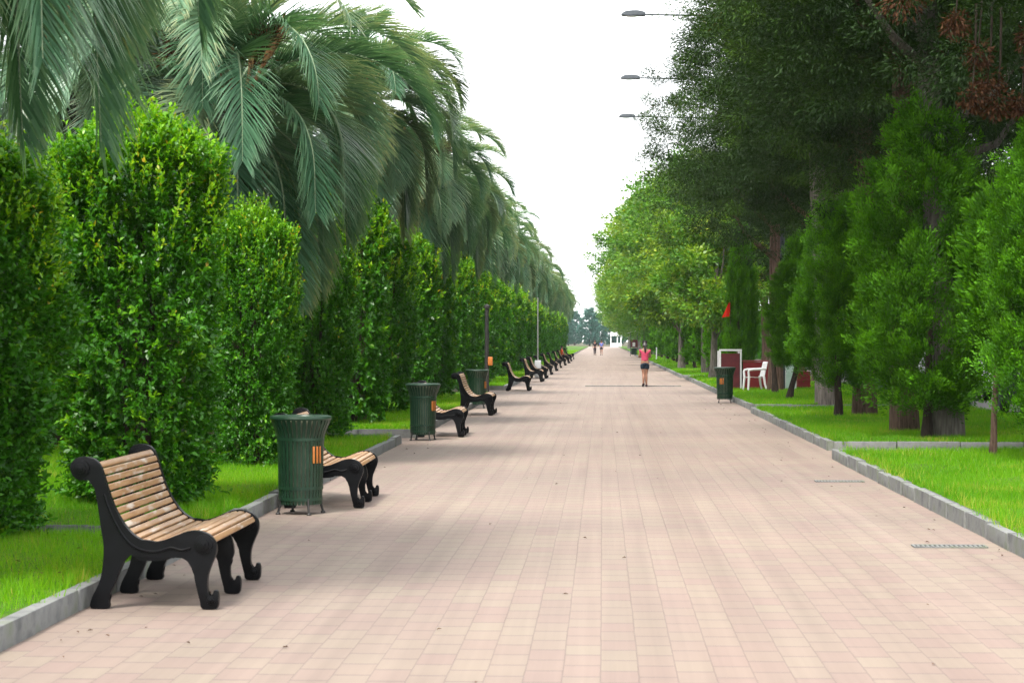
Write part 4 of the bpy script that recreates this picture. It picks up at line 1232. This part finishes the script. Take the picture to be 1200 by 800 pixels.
def person(loc, rz, label, J, top, bottom, long_pants=False, hair_long=True, group=None, sleeve=False, k=1.0):
    """J: joint positions (metres, facing +y). Body one continuous skin; clothes and hair are children."""
    t = thing('person', loc, label, 'person', group, rz, k)
    V = []; E = []; Rr = []
    idx = {}
    def add(nm, r, par=None):
        idx[nm] = len(V); V.append(Vector(J[nm])); Rr.append(r)
        if par: E.append((idx[par], idx[nm]))
    add('pelvis', (.15, .11)); add('waist', (.125, .09), 'pelvis'); add('chest', (.15, .105), 'waist'); add('collar', (.11, .075), 'chest')
    add('neck', (.052, .055), 'collar'); add('jaw', (.06, .072), 'neck'); add('skull', (.078, .092), 'jaw'); add('vertex', (.055, .065), 'skull')
    for s in ('l', 'r'):
        add('shoulder_' + s, .056, 'collar'); add('elbow_' + s, .040, 'shoulder_' + s); add('wrist_' + s, .027, 'elbow_' + s)
        e = Vector(J['wrist_' + s]) - Vector(J['elbow_' + s])
        inward = Vector((1 if s == 'l' else -1, 0, .2))
        hand_chain(V, E, Rr, idx['wrist_' + s], J['wrist_' + s], e, inward, 1 if s == 'l' else -1)
        add('hip_' + s, .088, 'pelvis'); add('knee_' + s, .056, 'hip_' + s); add('calf_' + s, .053, 'knee_' + s); add('ankle_' + s, .034, 'calf_' + s); add('toe_' + s, (.036, .024), 'ankle_' + s)
    sk = Vector(J['skull']); fw = (Vector(J['nose']) - sk).normalized()
    add('nose', .014, 'skull')
    for nm, o in (('ear_l', -1), ('ear_r', 1)):
        J[nm] = sk + Vector((.088 * o, 0, -.005)); add(nm, .014, 'skull')
    body = skin_mesh('body', V, E, Rr, M['skin'])
    obj('body', body, t)
    # eyes and mouth
    bm = bmesh.new()
    rt = fw.cross(Vector((0, 0, 1))).normalized()
    for o in (-1, 1):
        bmesh.ops.create_uvsphere(bm, u_segments=8, v_segments=6, radius=.011)
        bm.verts.ensure_lookup_table()
        for v in bm.verts[-42:]: v.co += sk + fw * .082 + rt * .033 * o + Vector((0, 0, .012))
    obj('eyes', bm_mesh('eyes', bm, M['hair']), t)
    # hair: cap plus tail
    hv = [sk + Vector((0, 0, .055)) - fw * .015, sk - fw * .045 + Vector((0, 0, .02)), sk - fw * .055 - Vector((0, 0, .04))]
    hr = [(.088, .095), (.09, .085), (.07, .06)]; he = [(0, 1), (1, 2)]
    if hair_long:
        hv += [sk - fw * .10 - Vector((0, 0, .10)), sk - fw * .115 - Vector((0, 0, .22)), sk - fw * .105 - Vector((0, 0, .34))]
        hr += [.042, .04, .018]; he += [(2, 3), (3, 4), (4, 5)]
    obj('hair', skin_mesh('hair', hv, he, hr, M['hair'], 1), t)
    # top
    names = ['pelvis', 'waist', 'chest', 'collar']
    cv = [Vector(J['pelvis']) + Vector((0, 0, .02)), Vector(J['waist']), Vector(J['chest']), Vector(J['collar'])]
    cr = [(.166, .126), (.142, .107), (.165, .122), (.118, .084)]; ce = [(0, 1), (1, 2), (2, 3)]
    for s in ('l', 'r'):
        a = len(cv); sh = Vector(J['shoulder_' + s]); el = Vector(J['elbow_' + s])
        cv += [sh, sh.lerp(el, .75 if sleeve else .3)]; cr += [.068, .060]; ce += [(3, a), (a, a + 1)]
    obj('shirt', skin_mesh('shirt', cv, ce, cr, top), t)
    cv = [Vector(J['pelvis']) + Vector((0, 0, .04)), Vector(J['pelvis']) - Vector((0, 0, .03))]; cr = [(.163, .124), (.172, .13)]; ce = [(0, 1)]
    for s in ('l', 'r'):
        a = len(cv); h = Vector(J['hip_' + s]); kn = Vector(J['knee_' + s])
        cv += [h, h.lerp(kn, .55 if not long_pants else 1)]; cr += [.108, .098 if not long_pants else .075]; ce += [(1, a), (a, a + 1)]
        if long_pants: cv += [Vector(J['ankle_' + s]) + Vector((0, 0, .03))]; cr += [.055]; ce += [(a + 1, a + 2)]
    obj('trousers' if long_pants else 'shorts', skin_mesh('legwear', cv, ce, cr, bottom, 1), t)
    for s in ('l', 'r'):
        a = Vector(J['ankle_' + s]); q = Vector(J['toe_' + s])
        d = (q - a); d.z = 0
        bm = bmesh.new()
        c = a - d * .35; e = a + d * 1.05
        add_tube(bm, [(c.x, c.y, a.z - .035), (a.x, a.y, a.z - .03), (q.x, q.y, q.z + .005), (e.x, e.y, q.z)], [.036, .046, .042, .022], 10)
        obj('shoe', bm_mesh('shoe', bm, M['black_cloth']), t)
    return t

def standing(h=1.0, stride=0., arms='down', spread=.10):
    J = dict(pelvis=(0, 0, .90), waist=(0, .005, 1.05), chest=(0, 0, 1.22), collar=(0, -.01, 1.36), neck=(0, .0, 1.44), jaw=(0, .02, 1.50), skull=(0, .01, 1.575), vertex=(0, .0, 1.62), nose=(0, .115, 1.565))
    for s, o in (('l', -1), ('r', 1)):
        st = stride * o
        J['shoulder_' + s] = (.165 * o, -.01, 1.345)
        if arms == 'front':
            J['elbow_' + s] = (.215 * o, .06, 1.09); J['wrist_' + s] = (.09 * o, .27, 1.16)
        else:
            J['elbow_' + s] = (.225 * o, -.03 - st * .3, 1.09); J['wrist_' + s] = (.235 * o, .05 - st * .5, .87)
        J['hip_' + s] = (.092 * o, .0, .85)
        J['knee_' + s] = (spread * .85 * o, .02 + st * .55, .47 + abs(st) * .02); J['calf_' + s] = (spread * .9 * o, -.01 + st * .6 - (.05 if st < 0 else 0), .33)
        J['ankle_' + s] = (spread * o, -.02 + st * .9 - (.02 if st < 0 else 0), .075 + (.05 if st < 0 else 0)); J['toe_' + s] = (spread * 1.15 * o, .11 + st * .9, .03)
    return J
person((1.58, 74.9, 0), R(4), 'woman in pink top and dark shorts seen from behind, standing on the path', standing(arms='front', spread=.06, stride=.035), M['pink'], M['navy'])
person((-.86, 228, 0), PI + .1, 'person in dark top and long dark trousers walking far down the path', standing(stride=.16), M['black_cloth'], M['black_cloth'], True, False, sleeve=True)
person((-.12, 228.5, 0), PI - .1, 'person in blue top with bare legs walking far down the path', standing(stride=-.16), M['blue_cloth'], M['navy'], False, True, sleeve=True)
def seated():
    J = dict(pelvis=(0, 0, .55), waist=(0, -.04, .70), chest=(0, -.08, .87), collar=(0, -.09, 1.01), neck=(0, -.07, 1.09), jaw=(0, -.04, 1.15), skull=(0, -.05, 1.225), vertex=(0, -.06, 1.27), nose=(0, .055, 1.215))
    for s, o in (('l', -1), ('r', 1)):
        J['shoulder_' + s] = (.165 * o, -.08, .995); J['elbow_' + s] = (.22 * o, .02, .75); J['wrist_' + s] = (.13 * o, .22, .66)
        J['hip_' + s] = (.095 * o, .03, .54); J['knee_' + s] = (.12 * o, .42, .50); J['calf_' + s] = (.12 * o, .43, .33); J['ankle_' + s] = (.11 * o, .45, .08); J['toe_' + s] = (.12 * o, .58, .03)
    return J
person((BX + .30, 150.4, 0), -PI / 2, 'person in red orange top sitting on a far bench', seated(), M['red_cloth'], M['black_cloth'], True, True, sleeve=True)

# a few fallen leaves on the paving
g = np.random.default_rng(88)
def fallen():
    n = 330
    y = 10 + 60 * g.uniform(0, 1, n) ** 1.5
    sd = g.uniform(0, 1, n)
    x = np.where(sd < .35, -3.3 + np.abs(g.normal(0, .35, n)), np.where(sd < .7, 3.3 - np.abs(g.normal(0, .4, n)), g.uniform(-3, 3, n)))
    P = np.stack([x, y, np.full(n, .008)], 1)
    m = 160; P[:m, 0] = np.where(g.uniform(0, 1, m) < .5, g.uniform(3.7, 7, m), -g.uniform(3.6, 4.4, m)); P[:m, 2] = .175
    a = g.uniform(0, 6.28, n)
    D = np.stack([np.cos(a), np.sin(a), g.uniform(0, .3, n)], 1)
    L = g.uniform(.02, .05, n)
    V, F = leaf_quads(P, D, np.array([0, 0, 1.]) + rnd_dirs(n, g) * .3, L, L * .5)
    o = obj('fallen_leaves', np_mesh('fallen_leaves', V, F, M['rust'], {'tint': g.uniform(0, 1, n)}))
    structure(o, 'stuff')
fallen()

# ------------------------------------------------------------------ air
HAZE = 0.0001
if HAZE:
    bm = bmesh.new(); add_box(bm, (0, 400, 29), (700, 900, 60))
    m, nt, out = new_mat('thin haze')
    pv = node(nt, 'ShaderNodeVolumePrincipled')
    pv.inputs['Density'].default_value = HAZE; pv.inputs['Color'].default_value = (.80, .90, .95, 1)
    nt.links.new(pv.outputs[0], out.inputs['Volume'])
    structure(obj('haze', bm_mesh('haze', bm, m, False)), 'stuff')

# ------------------------------------------------------------------ light: bright overcast
w = bpy.data.worlds.new('World'); scene.world = w; w.use_nodes = True
nt = w.node_tree; nt.nodes.clear()
SUN_EL, SUN_AZ = 58, 203     # azimuth measured clockwise from +y
sky = node(nt, 'ShaderNodeTexSky'); sky.sky_type = 'NISHITA'; sky.sun_disc = False
sky.sun_elevation = R(SUN_EL); sky.sun_rotation = R(SUN_AZ); sky.air_density = 1; sky.dust_density = 3
cl = noise(nt, 1.6, 5, mapping(nt, (1, 1, 2.5), 'Generated'))
cloud = ramp(nt, cl, [(.3, (.86, .88, .90)), (.7, (1, 1, 1))])
sc = node(nt, 'ShaderNodeVectorMath', operation='SCALE'); sc.inputs['Scale'].default_value = 8.8
nt.links.new(cloud, sc.inputs[0])
mx = node(nt, 'ShaderNodeMix', data_type='RGBA'); mx.inputs[0].default_value = .82
nt.links.new(sky.outputs[0], mx.inputs[6]); nt.links.new(sc.outputs[0], mx.inputs[7])
bg = node(nt, 'ShaderNodeBackground'); bg.inputs['Strength'].default_value = .1
nt.links.new(mx.outputs[2], bg.inputs[0])
wo = node(nt, 'ShaderNodeOutputWorld'); nt.links.new(bg.outputs[0], wo.inputs[0])
sl = bpy.data.lights.new('sun', 'SUN'); sl.energy = 2.1; sl.angle = R(14); sl.color = (1, .95, .88)
so = bpy.data.objects.new('sun', sl); COL.objects.link(so)
az = R(SUN_AZ); el = R(SUN_EL)
to_sun = Vector((math.sin(az) * math.cos(el), math.cos(az) * math.cos(el), math.sin(el)))
so.rotation_euler = to_sun.to_track_quat('Z', 'Y').to_euler(); so.location = to_sun * 60

# ------------------------------------------------------------------ camera
cam = bpy.data.cameras.new('camera'); co = bpy.data.objects.new('camera', cam); COL.objects.link(co)
cam.lens = 70.5; cam.sensor_width = 36; cam.sensor_fit = 'HORIZONTAL'
co.location = (0, 0, 1.75); co.rotation_euler = (R(90 - .049), 0, R(2.583))
cam.clip_end = 4000; cam.clip_start = .1
cam.dof.use_dof = True; cam.dof.focus_distance = 42; cam.dof.aperture_fstop = 7.0
scene.camera = co
scene.view_settings.view_transform = 'Standard'; scene.view_settings.look = 'None'
scene.view_settings.exposure = 1.75; scene.view_settings.gamma = 1; scene.view_settings.use_curve_mapping = False
scene.render.engine = 'CYCLES'
c = scene.cycles
c.max_bounces = 8; c.diffuse_bounces = 5; c.glossy_bounces = 2; c.transmission_bounces = 4; c.transparent_max_bounces = 4; c.volume_bounces = 0
c.use_denoising = True; c.denoising_prefilter = 'NONE'; c.denoising_input_passes = 'RGB_ALBEDO_NORMAL'; c.sample_clamp_indirect = 4
c.use_adaptive_sampling = True; c.adaptive_threshold = .012
